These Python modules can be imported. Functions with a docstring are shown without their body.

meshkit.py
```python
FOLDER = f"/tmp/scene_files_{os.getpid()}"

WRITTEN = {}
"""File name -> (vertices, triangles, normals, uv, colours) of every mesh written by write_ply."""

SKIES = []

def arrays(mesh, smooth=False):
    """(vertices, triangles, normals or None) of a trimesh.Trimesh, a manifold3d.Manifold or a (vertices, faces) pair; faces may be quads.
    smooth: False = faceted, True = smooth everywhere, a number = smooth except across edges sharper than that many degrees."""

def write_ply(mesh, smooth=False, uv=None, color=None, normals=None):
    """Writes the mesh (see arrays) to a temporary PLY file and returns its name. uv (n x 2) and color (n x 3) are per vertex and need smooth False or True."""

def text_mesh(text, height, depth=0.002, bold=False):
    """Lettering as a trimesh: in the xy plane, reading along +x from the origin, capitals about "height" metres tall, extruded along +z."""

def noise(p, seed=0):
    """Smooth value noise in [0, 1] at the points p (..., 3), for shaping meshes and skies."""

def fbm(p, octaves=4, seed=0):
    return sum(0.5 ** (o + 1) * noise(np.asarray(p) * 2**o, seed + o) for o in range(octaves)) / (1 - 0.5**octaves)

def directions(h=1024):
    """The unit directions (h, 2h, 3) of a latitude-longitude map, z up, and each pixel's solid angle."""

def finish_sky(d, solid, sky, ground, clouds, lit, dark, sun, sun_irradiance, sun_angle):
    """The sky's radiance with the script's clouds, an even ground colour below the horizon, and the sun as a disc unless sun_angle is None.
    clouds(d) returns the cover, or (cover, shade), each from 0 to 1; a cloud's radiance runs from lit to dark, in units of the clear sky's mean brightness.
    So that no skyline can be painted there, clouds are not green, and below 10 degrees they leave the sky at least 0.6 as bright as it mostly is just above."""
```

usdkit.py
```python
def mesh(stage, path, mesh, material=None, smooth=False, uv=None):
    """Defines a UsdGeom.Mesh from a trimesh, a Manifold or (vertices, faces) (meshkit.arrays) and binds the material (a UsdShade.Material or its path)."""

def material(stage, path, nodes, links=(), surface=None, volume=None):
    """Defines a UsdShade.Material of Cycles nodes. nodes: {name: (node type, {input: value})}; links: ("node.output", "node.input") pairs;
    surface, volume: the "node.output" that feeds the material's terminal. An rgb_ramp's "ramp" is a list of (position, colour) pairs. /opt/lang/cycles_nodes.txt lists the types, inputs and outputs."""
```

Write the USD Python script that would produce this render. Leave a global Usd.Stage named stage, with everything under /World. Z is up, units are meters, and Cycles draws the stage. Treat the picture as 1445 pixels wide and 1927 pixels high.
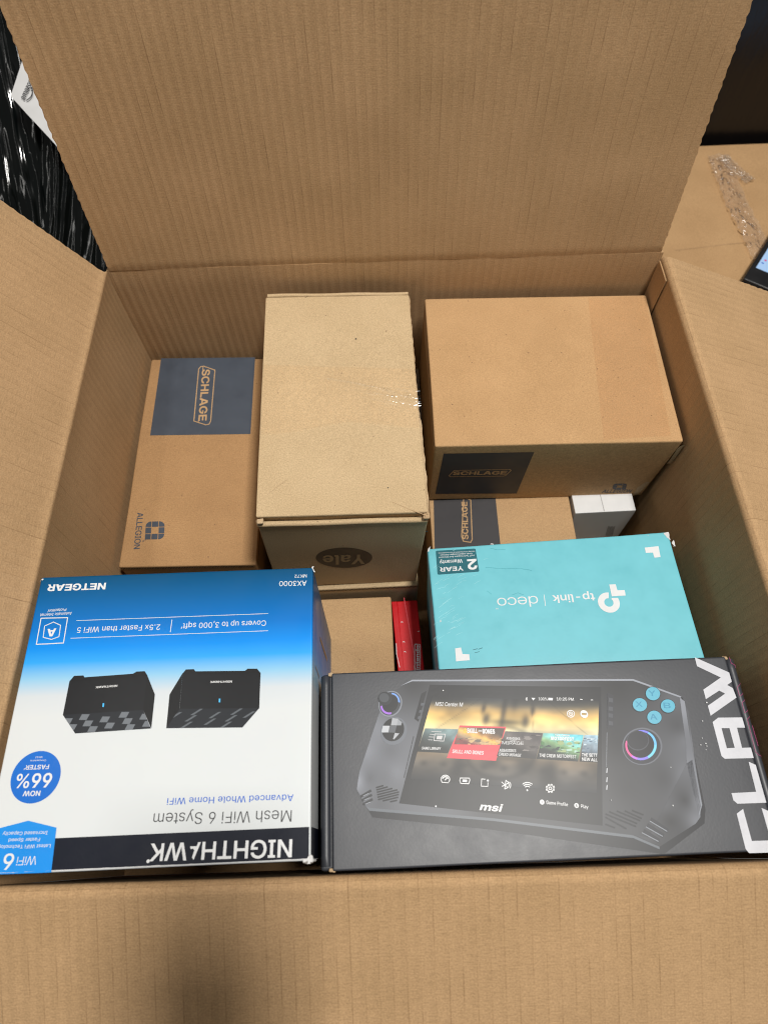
import glob, math, random
import numpy as np, trimesh, usdkit, meshkit
from pxr import Usd, UsdGeom, UsdLux, UsdShade, Gf, Sdf, Vt
from shapely.geometry import Polygon, LineString, Point, MultiPolygon, box as sbox
from shapely.ops import unary_union
from shapely import affinity
from PIL import Image, ImageDraw, ImageFont

random.seed(7); rng = np.random.default_rng(7)
stage = Usd.Stage.CreateInMemory()
UsdGeom.SetStageUpAxis(stage, 'Z'); UsdGeom.SetStageMetersPerUnit(stage, 1.0)
UsdGeom.Xform.Define(stage, '/World'); UsdGeom.Scope.Define(stage, '/World/Looks')
A = np.array

# ------------------------------------------------------------------ camera
R = A([[0.9994602717, -0.0285399580, -0.0162676391], [0.0328271190, 0.8864284682, 0.4617000661], [-0.0012431979, 0.4619848932, -0.8868869223]])
C = A([0.2716620053, 0.0103677154, 0.4715205418]); FPX, CX, CY = 1241.9023, 722.5, 963.5
cam = UsdGeom.Camera.Define(stage, '/World/camera')
cam.AddTransformOp().Set(Gf.Matrix4d(*R[0], 0, *R[1], 0, *(-R[2]), 0, *C, 1))
cam.CreateHorizontalApertureAttr(36.0); cam.CreateVerticalApertureAttr(36.0 * 1024 / 767)
cam.CreateFocalLengthAttr(36.0 * FPX / 1445); cam.CreateClippingRangeAttr(Gf.Vec2f(0.01, 100))
cam.CreateFStopAttr(9.0); cam.CreateFocusDistanceAttr(0.56)
cam.CreateExposureAttr(0.0)

# ------------------------------------------------------------------ lamps (ceiling strip lights of the storeroom, one added glint lamp, plus the room's bounce)
def lamp(name, at, to, w, h, power, color=(1, 1, 1)):
    l = UsdLux.RectLight.Define(stage, '/World/' + name)
    l.CreateWidthAttr(w); l.CreateHeightAttr(h); l.CreateIntensityAttr(power); l.CreateColorAttr(Gf.Vec3f(*color))
    z = A(at, float) - A(to, float); z /= np.linalg.norm(z)
    x = np.cross([0, 1, 0], z); x /= np.linalg.norm(x); y = np.cross(z, x)
    l.AddTransformOp().Set(Gf.Matrix4d(*x, 0, *y, 0, *z, 0, *at, 1))
MID = (.28, .25, 0)
lamp('strip_lamp', (.80, .11, 2.3), MID, .26, .42, 200, (1, .97, .92))
lamp('strip_lamp_001', (-.70, .40, 2.5), MID, .16, .8, 26, (1, .97, .93))
lamp('strip_lamp_002', (-1.0, -.95, 2.5), MID, .10, 1.3, 9, (1, .97, .92))  # unseen lamp, added for glints on the black film and weak fill
dome = UsdLux.DomeLight.Define(stage, '/World/room_light')
dome.CreateIntensityAttr(.04); dome.CreateColorAttr(Gf.Vec3f(1, .96, .9))

# ------------------------------------------------------------------ helpers: prims
used = {}
def numbered(parent, name):
    k = used.get((parent, name), 0); used[(parent, name)] = k + 1
    return f'{parent}/{name}' + (f'_{k:03d}' if k else '')
def tag(p, label=None, cat=None, group=None, kind=None):
    for k, v in (('label', label), ('category', cat), ('group', group), ('kind', kind)):
        if v: p.SetCustomDataByKey(k, v)
    return p
def thing(name, label, cat, M=np.eye(3), at=(0, 0, 0), group=None):
    x = UsdGeom.Xform.Define(stage, numbered('/World', name))
    x.AddTransformOp().Set(Gf.Matrix4d(*M[:, 0], 0, *M[:, 1], 0, *M[:, 2], 0, *at, 1))
    return tag(x.GetPrim(), label, cat, group)
def obj(name, mesh, m, parent=None, label=None, smooth=False, uv=None, tint=None):
    path = numbered(str(parent.GetPath()) if parent else '/World', name)
    g = usdkit.mesh(stage, path, mesh, m, smooth=smooth, uv=uv)
    if tint is not None:
        UsdGeom.PrimvarsAPI(g).CreatePrimvar('tint', Sdf.ValueTypeNames.Color3fArray, 'vertex').Set(Vt.Vec3fArray.FromNumpy(np.asarray(tint, np.float32)))
    if label: g.GetPrim().SetCustomDataByKey('label', label)
    return g.GetPrim()
def lin(*rgb):          # sRGB 0..255 to linear
    c = A(rgb, float) / 255
    return tuple(.84 * np.where(c <= .04045, c / 12.92, ((c + .055) / 1.055) ** 2.4))

# ------------------------------------------------------------------ materials
def mat(name, nodes, links, surface='p.BSDF'):
    return usdkit.material(stage, '/World/Looks/' + name, nodes, links, surface=surface)
def kraft(name, base, dark, speck, scale=1.0, rough=.85, worn=None, fiber=(60, 700, 60)):
    base, dark, speck = (tuple(.86 * A(c)) for c in (base, dark, speck))
    """Plain board: mottled pulp, fine fibres lying along x, dark specks, rubbed edges."""
    n = {'t': ('texture_coordinate', {}),
         'big': ('noise_texture', {'scale': 14 * scale, 'detail': 4.0, 'roughness': .6}),
         'mf': ('mapping', {'scale': fiber}), 'fib': ('noise_texture', {'scale': 5.0, 'detail': 3.0, 'roughness': .7}),
         'pulp': ('noise_texture', {'scale': 900 * scale, 'detail': 2.0}),
         'spk': ('noise_texture', {'scale': 330 * scale, 'detail': 1.0}),
         'rb': ('rgb_ramp', {'ramp': [(.3, dark), (.7, base)]}),
         'rf': ('rgb_ramp', {'ramp': [(.3, (.80, .79, .77)), (.5, (1, 1, 1)), (.72, (1.14, 1.14, 1.13))]}),
         'rp': ('rgb_ramp', {'ramp': [(.3, (.84, .83, .82)), (.7, (1.12, 1.12, 1.12))]}),
         'rs': ('rgb_ramp', {'ramp': [(.205, (1, 1, 1)), (.235, (0, 0, 0))]}),
         'm1': ('mix', {'mix_type': 'multiply', 'fac': .8}), 'm2': ('mix', {'mix_type': 'multiply', 'fac': .9}),
         'm3': ('mix', {'mix_type': 'mix', 'color2': speck}),
         'bmp': ('bump', {'strength': .35, 'distance': .0006}), 'p': ('principled_bsdf', {'roughness': rough, 'specular_ior_level': .25})}
    l = [('t.object', 'big.vector'), ('t.object', 'mf.vector'), ('mf.vector', 'fib.vector'), ('t.object', 'pulp.vector'), ('t.object', 'spk.vector'),
         ('big.fac', 'rb.fac'), ('fib.fac', 'rf.fac'), ('pulp.fac', 'rp.fac'), ('spk.fac', 'rs.fac'),
         ('rb.color', 'm1.color1'), ('rf.color', 'm1.color2'), ('m1.color', 'm2.color1'), ('rp.color', 'm2.color2'),
         ('m2.color', 'm3.color1'), ('rs.color', 'm3.fac'), ('m3.color', 'p.base_color'), ('pulp.fac', 'bmp.height'), ('bmp.normal', 'p.normal')]
    return mat(name, n, l)
def carton_board(name, base, dark, crease):
    base, dark, crease = (tuple(.86 * A(c)) for c in (base, dark, crease))
    """Inside of the big carton: washboard lines run along v (uv in metres), broken and of uneven strength; fibres run across them."""
    n = {'t': ('texture_coordinate', {}), 's': ('separate_xyz', {}),
         'wob': ('noise_texture', {'scale': 3.0, 'detail': 1.0}), 'wo': ('math', {'math_type': 'multiply_add', 'value2': .0025, 'value3': 0.0}), 'ua': ('math', {'math_type': 'add'}),
         'u': ('math', {'math_type': 'multiply', 'value2': 1 / .0088}), 'fl': ('math', {'math_type': 'floor'}), 'fr': ('math', {'math_type': 'fraction'}),
         'd': ('math', {'math_type': 'subtract', 'value2': .5}), 'ab': ('math', {'math_type': 'absolute'}),
         'line': ('map_range', {'range_type': 'smoothstep', 'from_min': .06, 'from_max': .01, 'to_min': 0.0, 'to_max': 1.0}),
         'soft': ('map_range', {'range_type': 'smoothstep', 'from_min': .5, 'from_max': 0.0, 'to_min': 0.0, 'to_max': 1.0}),
         'cx': ('math', {'math_type': 'multiply', 'value2': 7.31}), 'vy': ('math', {'math_type': 'multiply', 'value2': 24.0}), 'cv': ('combine_xyz', {}),
         'g': ('noise_texture', {'scale': 1.0, 'detail': 2.5, 'roughness': .65}), 'gate': ('map_range', {'from_min': .40, 'from_max': .76, 'to_min': 0.0, 'to_max': 1.0, 'clamp': True}),
         'lg': ('math', {'math_type': 'multiply'}), 'lg2': ('math', {'math_type': 'multiply', 'value2': .56}),
         'big': ('noise_texture', {'scale': 9.0, 'detail': 5.0, 'roughness': .62}), 'mf': ('mapping', {'scale': (90, 900, 1)}), 'fib': ('noise_texture', {'scale': 1.2, 'detail': 3.0, 'roughness': .7}),
         'pulp': ('noise_texture', {'scale': 800, 'detail': 2.0}),
         'rb': ('rgb_ramp', {'ramp': [(.32, dark), (.68, base)]}), 'rf': ('rgb_ramp', {'ramp': [(.3, (.82, .81, .8)), (.5, (1, 1, 1)), (.72, (1.12, 1.12, 1.12))]}),
         'rp': ('rgb_ramp', {'ramp': [(.3, (.80, .79, .78)), (.7, (1.15, 1.15, 1.14))]}),
         'm1': ('mix', {'mix_type': 'multiply', 'fac': .8}), 'm2': ('mix', {'mix_type': 'multiply', 'fac': .8}), 'm3': ('mix', {'mix_type': 'mix', 'color2': crease}),
         'h1': ('math', {'math_type': 'multiply_add', 'value2': -.5, 'value3': 0.0}), 'h2': ('math', {'math_type': 'multiply_add', 'value2': .85}), 'h3': ('math', {'math_type': 'multiply_add', 'value2': .35}),
         'bmp': ('bump', {'strength': .8, 'distance': .0006}), 'p': ('principled_bsdf', {'roughness': .85, 'specular_ior_level': .22})}
    l = [('t.UV', 's.vector'), ('t.UV', 'wob.vector'), ('wob.fac', 'wo.value1'), ('s.x', 'ua.value1'), ('wo.value', 'ua.value2'), ('ua.value', 'u.value1'),
         ('u.value', 'fl.value1'), ('u.value', 'fr.value1'), ('fr.value', 'd.value1'), ('d.value', 'ab.value1'), ('ab.value', 'line.value'), ('ab.value', 'soft.value'),
         ('fl.value', 'cx.value1'), ('s.y', 'vy.value1'), ('cx.value', 'cv.x'), ('vy.value', 'cv.y'), ('cv.vector', 'g.vector'), ('g.fac', 'gate.value'),
         ('line.result', 'lg.value1'), ('gate.result', 'lg.value2'), ('lg.value', 'lg2.value1'),
         ('t.UV', 'big.vector'), ('t.UV', 'mf.vector'), ('mf.vector', 'fib.vector'), ('t.UV', 'pulp.vector'), ('big.fac', 'rb.fac'), ('fib.fac', 'rf.fac'), ('pulp.fac', 'rp.fac'),
         ('rb.color', 'm1.color1'), ('rf.color', 'm1.color2'), ('m1.color', 'm2.color1'), ('rp.color', 'm2.color2'), ('m2.color', 'm3.color1'), ('lg2.value', 'm3.fac'), ('m3.color', 'p.base_color'),
         ('lg.value', 'h1.value1'), ('soft.result', 'h2.value1'), ('h1.value', 'h2.value3'), ('pulp.fac', 'h3.value1'), ('h2.value', 'h3.value3'), ('h3.value', 'bmp.height'), ('bmp.normal', 'p.normal')]
    return mat(name, n, l)
def ink(name, color, rough=.5, spec=.3, mottled=.12, spread=1.):
    """Printed ink or coated board: slight unevenness in tone and gloss."""
    c = A(color)
    n = {'t': ('texture_coordinate', {}), 'a': ('noise_texture', {'scale': 45, 'detail': 5.0, 'roughness': .65}), 'b': ('noise_texture', {'scale': 600, 'detail': 2.0}),
         'r': ('rgb_ramp', {'ramp': [(.3, tuple(c * (1 - mottled))), (.7, tuple(np.minimum(c * (1 + mottled), 1)))]}),
         'rr': ('map_range', {'from_min': .3, 'from_max': .7, 'to_min': rough - .07 * spread, 'to_max': rough + .09 * spread}),
         'bmp': ('bump', {'strength': .12, 'distance': .0003}), 'p': ('principled_bsdf', {'specular_ior_level': spec})}
    return mat(name, n, [('t.object', 'a.vector'), ('t.object', 'b.vector'), ('a.fac', 'r.fac'), ('r.color', 'p.base_color'), ('a.fac', 'rr.value'), ('rr.result', 'p.roughness'), ('b.fac', 'bmp.height'), ('bmp.normal', 'p.normal')])
def tinted(name, rough=.4, spec=.4):
    return mat(name, {'a': ('attribute', {'attribute': 'tint'}), 'p': ('principled_bsdf', {'roughness': rough, 'specular_ior_level': spec})}, [('a.color', 'p.base_color')])
def film(name, tint=(1, 1, 1), gloss=.12, ior=1.5, bump=None):
    n = {'tr': ('transparent_bsdf', {'color': tint}), 'gl': ('glossy_bsdf', {'color': (1, 1, 1), 'roughness': gloss}), 'fr': ('fresnel', {'IOR': ior}), 'mx': ('mix_closure', {})}
    return mat(name, n, [('fr.fac', 'mx.fac'), ('tr.BSDF', 'mx.closure1'), ('gl.BSDF', 'mx.closure2')], 'mx.closure')

K_BIG = carton_board('carton_inside', (.52, .334, .178), (.435, .278, .142), (.17, .088, .036))
K_OUT = kraft('carton_outside', (.48, .30, .155), (.40, .245, .12), (.2, .12, .06))
K_RED = kraft('kraft_reddish', (.455, .268, .125), (.39, .225, .103), (.22, .13, .07))
K_TAN = kraft('kraft_tan', (.55, .342, .170), (.475, .29, .140), (.25, .15, .08))
K_PALE = kraft('kraft_pale', (.585, .438, .262), (.525, .386, .224), (.22, .15, .09), fiber=(160, 220, 160))
K_MID = kraft('kraft_middle', (.53, .345, .18), (.47, .295, .152), (.22, .14, .08))
K_TORN = kraft('torn_board', (.62, .47, .30), (.42, .28, .15), (.15, .09, .05))
SLATE = ink('slate_print', lin(70, 77, 88), .55, .3, .08)
SLATE_D = ink('dark_print', lin(62, 60, 62), .55, .3, .08)
KRAFT_INK = ink('bare_board', (.45, .285, .145), .8, .2)
PALE_INK = ink('bare_pale_board', (.36, .26, .14), .8, .2)
OLIVE = ink('brown_print', lin(66, 57, 44), .6, .3)
WHITE = ink('white_print', (.64, .65, .66), .4, .4, .03)
PAPER = ink('white_paper', (.62, .62, .62), .7, .2, .04)
SILVER = ink('silver_print', (.52, .53, .57), .35, .5, .05)
BLACK_INK = ink('black_print', (.012, .013, .018), .35, .5)
NAVY = ink('navy_print', (.006, .008, .016), .36, .14, .05)
BLUE = ink('blue_print', lin(0, 106, 205), .36, .3, .04)
SKY = ink('light_blue_print', lin(0, 140, 230), .36, .3, .04)
TEXT_BLUE = ink('blue_lettering', lin(20, 95, 200), .4, .4, .03)
DARK_TEXT = ink('dark_lettering', (.02, .02, .022), .4, .4)
LED = ink('led_print', lin(70, 190, 250), .4, .4, .02)
TEAL = ink('teal_board', lin(114, 196, 209), .40, .34, .04)
TEAL_D = ink('teal_dark_print', lin(24, 98, 110), .42, .4, .04)
RED = ink('red_board', lin(192, 5, 18), .38, .25, .06)
RED_L = ink('red_tile_print', lin(225, 70, 80), .4, .4, .04)
CLAW = ink('black_coated_board', (.033, .036, .044), .44, .5, .06, .35)
GUN = tinted('console_print', .42, .36)
CYAN = ink('cyan_print', lin(84, 172, 198), .38, .45, .05)
CYAN_D = ink('cyan_dark_print', lin(48, 140, 175), .38, .45, .05)
PINK = ink('pink_print', lin(215, 90, 150), .4, .4)
ORANGE = ink('orange_print', lin(190, 140, 80), .5, .4)
YELLOW = ink('yellow_print', lin(230, 190, 60), .4, .4)
GREYW = ink('grey_white_board', (.56, .555, .56), .5, .35, .03)
GREYT = ink('grey_lettering', (.30, .29, .29), .5, .3)
DARK_GAP = ink('shadow_gap', (.05, .035, .02), .9, .1)  # shade of open slots painted as dark colour; also serves joint lines
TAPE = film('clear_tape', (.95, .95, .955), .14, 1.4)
TAPE_W = film('wrinkled_tape', (.972, .976, .985), .19, 1.5)
CRINKLE = mat('crinkled_film', {'tr': ('transparent_bsdf', {'color': (.99, .99, .99)}), 'df': ('diffuse_bsdf', {'color': (.62, .60, .57)}), 'hz': ('mix_closure', {'fac': .08}), 'gl': ('glossy_bsdf', {'color': (1, 1, 1), 'roughness': .12}), 'fr': ('fresnel', {'IOR': 1.5}), 'mx': ('mix_closure', {})},
    [('tr.BSDF', 'hz.closure1'), ('df.BSDF', 'hz.closure2'), ('fr.fac', 'mx.fac'), ('hz.closure', 'mx.closure1'), ('gl.BSDF', 'mx.closure2')], 'mx.closure')
PLASTIC = ink('dark_plastic', (.012, .012, .013), .4, .5)
PLASTIC_G = ink('grey_plastic', (.075, .078, .083), .35, .5)
CONCRETE = ink('concrete', (.16, .155, .15), .8, .3, .2)
SCREEN = mat('lit_screen', {'e': ('emission', {'color': lin(176, 208, 245), 'strength': 1.15})}, [], 'e.emission')

# ------------------------------------------------------------------ helpers: geometry
def ray(px, py): return R.T @ A([(px - CX) / FPX, -(py - CY) / FPX, 1.0])
def atz(px, py, z): d = ray(px, py); return C + d * (z - C[2]) / d[2]
def aty(px, py, y): d = ray(px, py); return C + d * (y - C[1]) / d[1]
def zoomed(ox, oy, s): return lambda x, y: (ox + x * s, oy + y * s)
Z1, Z2, Z3, Z4, Z5 = zoomed(0, 1050, .4429), zoomed(600, 1220, .58478), zoomed(580, 920, .55363), zoomed(780, 540, .37370), zoomed(220, 530, .41522)
A1, A2, A3, A4, A5 = zoomed(660, 1270, .16609), zoomed(760, 1280, .26990), zoomed(1100, 1270, .18169), zoomed(110, 1240, .26990), zoomed(0, 1380, .20761)
A6, A7, A8, A9, A10, A11 = zoomed(800, 1020, .29066), zoomed(260, 670, .15917), zoomed(810, 840, .13841), zoomed(1270, 1200, .24893), zoomed(560, 920, .20761), zoomed(1040, 880, .13841)
PX = lambda x, y: (x, y)

def euler(yaw, tx, ty):
    yaw, tx, ty = np.radians([yaw, tx, ty])
    c, s = np.cos(yaw), np.sin(yaw); Z = A([[c, -s, 0], [s, c, 0], [0, 0, 1]])
    c, s = np.cos(tx), np.sin(tx); X = A([[1, 0, 0], [0, c, -s], [0, s, c]])
    c, s = np.cos(ty), np.sin(ty); Y = A([[c, 0, s], [0, 1, 0], [-s, 0, c]])
    return Z @ X @ Y

def rounded_block(lo, hi, r, cell=.015, amp=0., seed=0, freq=11.):
    """A box with rounded edges on an even grid, its faces slightly wavy."""
    lo, hi = A(lo, float), A(hi, float); vs, fs, base = [], [], 0
    ax = []
    for k in range(3):
        n = max(1, int(round((hi[k] - lo[k] - 2 * r) / cell)))
        ax.append(np.concatenate([[lo[k], lo[k] + r * .35], np.linspace(lo[k] + r, hi[k] - r, n + 1), [hi[k] - r * .35, hi[k]]]))
    for k in range(3):
        i, j = (k + 1) % 3, (k + 2) % 3
        for side in (0, 1):
            U, V = np.meshgrid(ax[i], ax[j], indexing='ij'); P = np.zeros(U.shape + (3,))
            P[..., i], P[..., j], P[..., k] = U, V, (hi if side else lo)[k]
            nu, nv = U.shape; ids = np.arange(nu * nv).reshape(nu, nv) + base
            q = np.stack([ids[:-1, :-1], ids[1:, :-1], ids[1:, 1:], ids[:-1, 1:]], -1).reshape(-1, 4)
            fs.append(q if side else q[:, ::-1]); vs.append(P.reshape(-1, 3)); base += nu * nv
    v = np.vstack(vs); inner = np.clip(v, lo + r, hi - r); d = v - inner
    d /= np.maximum(np.linalg.norm(d, axis=1, keepdims=True), 1e-12)
    v = inner + d * r
    if amp: v = v + d * (amp * (meshkit.fbm(v * freq + seed * 3.7, 2, seed) - .5) * 2)[:, None]
    f = np.vstack(fs); f = np.vstack([f[:, [0, 1, 2]], f[:, [0, 2, 3]]])
    m = trimesh.Trimesh(v, f, process=False); m.merge_vertices(digits_vertex=7)
    return m

def tube(pts, r, n=8):
    pts = A(pts, float); t = np.gradient(pts, axis=0); t /= np.linalg.norm(t, axis=1, keepdims=True)
    ref = A([0, 0, 1.]) if abs(t[:, 2]).mean() < .9 else A([1., 0, 0])
    s = np.cross(t, ref); s /= np.linalg.norm(s, axis=1, keepdims=True); u = np.cross(s, t)
    a = np.linspace(0, 2 * np.pi, n, endpoint=False); r = np.broadcast_to(r, len(pts))
    v = (pts[:, None] + r[:, None, None] * (np.cos(a)[None, :, None] * s[:, None] + np.sin(a)[None, :, None] * u[:, None])).reshape(-1, 3)
    f = [[i * n + k, i * n + (k + 1) % n, (i + 1) * n + (k + 1) % n, (i + 1) * n + k] for i in range(len(pts) - 1) for k in range(n)]
    e = (len(pts) - 1) * n
    f += [[0, n - 1 - k, n - 2 - k, 0] for k in range(1, n - 2)] + [[e, e + k, e + k + 1, e + k + 1] for k in range(1, n - 1)]
    f = A(f); return trimesh.Trimesh(v, np.vstack([f[:, [0, 2, 1]], f[:, [0, 3, 2]]]), process=True)

_fonts = {}
def letters(s, weight=400):
    """The outline of a line of lettering, baseline at y = 0, capitals 1 high."""
    if (s, weight) in _fonts: return _fonts[(s, weight)]
    f = ImageFont.truetype(glob.glob('/opt/blender-*/*/datafiles/fonts/Inter.woff2')[0], 96)
    f.set_variation_by_axes([32 if len(s) < 14 else 14, weight])
    x0, y0, x1, y1 = f.getbbox(s, anchor='ls')
    im = Image.new('L', (int(x1 - x0) + 10, int(y1 - y0) + 10)); ImageDraw.Draw(im).text((5 - x0, 5 - y0), s, 255, f, anchor='ls')
    on = np.pad(np.asarray(im) > 127, ((0, 0), (1, 1))).astype(np.int8)
    rows, st = np.nonzero(np.diff(on, axis=1) == 1); en = np.nonzero(np.diff(on, axis=1) == -1)[1]
    g = unary_union([sbox(a, -r - 1, b, -r) for a, b, r in zip(st, en, rows)]).buffer(.6).buffer(-.6).simplify(.6)
    g = affinity.affine_transform(g, [1 / 70., 0, 0, 1 / 70., 0, (5 - y0) / 70.])
    _fonts[(s, weight)] = g
    return g

class Carton:
    """A box thing with its pose. Faces: top, front (-y), right (+x), left (-x); prints lie on them as thin sheets."""
    def __init__(s, name, label, cat, x, y, z, yaw, tx, ty, w, d, h, group=None, amp=.0005, seed=1):
        s.w, s.d, s.h, s.amp, s.seed, s.top = w, d, h, amp, seed, h
        s.M = euler(yaw, tx, ty); s.base = A([x, y, z]) - s.M @ A([0, 0, h])
        s.t = thing(name, label, cat, s.M, s.base, group)
    def body(s, m, r=.0018, inset=(0, 0, 0, 0, 0), name='box_body', cell=.015):
        l, ri, f, b, up = inset
        return obj(name, rounded_block((-s.w / 2 + l, -s.d / 2 + f, 0), (s.w / 2 - ri, s.d / 2 - b, s.h - up), r, cell, s.amp, s.seed), m, s.t, smooth=True)
    def face(s, f):
        return {'top': (A([0, 0, s.top]), A([1., 0, 0]), A([0, 1., 0])), 'front': (A([0, -s.d / 2, 0]), A([1., 0, 0]), A([0, 0, 1.])),
                'right': (A([s.w / 2, 0, 0]), A([0, 1., 0]), A([0, 0, 1.])), 'left': (A([-s.w / 2, 0, 0]), A([0, -1., 0]), A([0, 0, 1.]))}[f]
    def at(s, f, px, py):
        o, u, v = s.face(f); n = np.cross(u, v); d = s.M.T @ ray(px, py); c = s.M.T @ (C - s.base)
        p = c + d * (((o - c) @ n) / (d @ n)) - o
        return A([p @ u, p @ v])
    def poly(s, f, pts, z=PX, smooth=0):
        g = Polygon([s.at(f, *z(*p)) for p in pts])
        if not g.is_valid: g = g.buffer(0)
        if smooth: g = g.buffer(-smooth).buffer(2 * smooth).buffer(-smooth)
        return g
    def line(s, f, pts, width, z=PX): return LineString([s.at(f, *z(*p)) for p in pts]).buffer(width / 2, cap_style=2)
    def disc(s, f, c, p, z=PX):
        a, b = s.at(f, *z(*c)), s.at(f, *z(*p)); return Point(a).buffer(np.linalg.norm(b - a), 24)
    def text(s, f, string, start, end, cap, z=PX, weight=400, lean=0.):
        a, b, c = s.at(f, *z(*start)), s.at(f, *z(*end)), s.at(f, *z(start[0] + cap[0], start[1] + cap[1]))
        e = (b - a); L = np.linalg.norm(e); e /= L; up = A([-e[1], e[0]]); hgt = (c - a) @ up
        g = letters(string, weight); x0, _, x1, _ = g.bounds
        if lean: g = affinity.affine_transform(g, [1, lean, 0, 1, 0, 0]); x0, _, x1, _ = g.bounds
        k = L / (x1 - x0); g = affinity.translate(g, -x0, 0)
        return affinity.affine_transform(g, [e[0] * k, up[0] * hgt, e[1] * k, up[1] * hgt, a[0], a[1]])
    def sheet(s, f, geom, layer=1, fine=0):
        """Triangles of flat shapes lying on a face (layer: how many sheets up)."""
        o, u, v = s.face(f); n = np.cross(u, v); out = []
        for g in (geom if isinstance(geom, (list, tuple)) else [geom]):
            for q in getattr(g, 'geoms', [g]):
                if q.area < 1e-9 or q.geom_type != 'Polygon': continue
                a, t = trimesh.creation.triangulate_polygon(q, engine='earcut')
                b = q.bounds
                if fine or max(b[2] - b[0], b[3] - b[1]) > .03:
                    a3, t = trimesh.remesh.subdivide_to_size(np.c_[a, np.zeros(len(a))], t, fine or .02, max_iter=14); a = a3[:, :2]
                p = o + a[:, :1] * u + a[:, 1:2] * v
                if s.amp: p = p + n * (s.amp * (meshkit.fbm(p * 11. + s.seed * 3.7, 2, s.seed) - .5) * 2)[:, None]
                p = p + n * (.00008 + .00011 * layer)
                t = A(t); e1, e2 = a[t[:, 1]] - a[t[:, 0]], a[t[:, 2]] - a[t[:, 0]]
                flip = (e1[:, 0] * e2[:, 1] - e1[:, 1] * e2[:, 0]) < 0; t[flip] = t[flip][:, ::-1]
                out.append(trimesh.Trimesh(p, t, process=False))
        return trimesh.util.concatenate(out)
    def put(s, name, f, geom, m, layer=1, parent=None, label=None, tint=None, fine=0):
        me = s.sheet(f, geom, layer, fine)
        if callable(tint):
            o, u, v = s.face(f); q = A(me.vertices) - o; tint = tint(np.c_[q @ u, q @ v])
        return obj(name, me, m, parent or s.t, label, tint=tint)

# ------------------------------------------------------------------ the setting
W, D, ZF, TH = .56, .5387, -.275, .005
g = trimesh.creation.box((6, 6, .02)); g.apply_translation((.3, .6, ZF - TH - .012))
tag(obj('ground', g, CONCRETE), None, None, None, 'structure')

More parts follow.
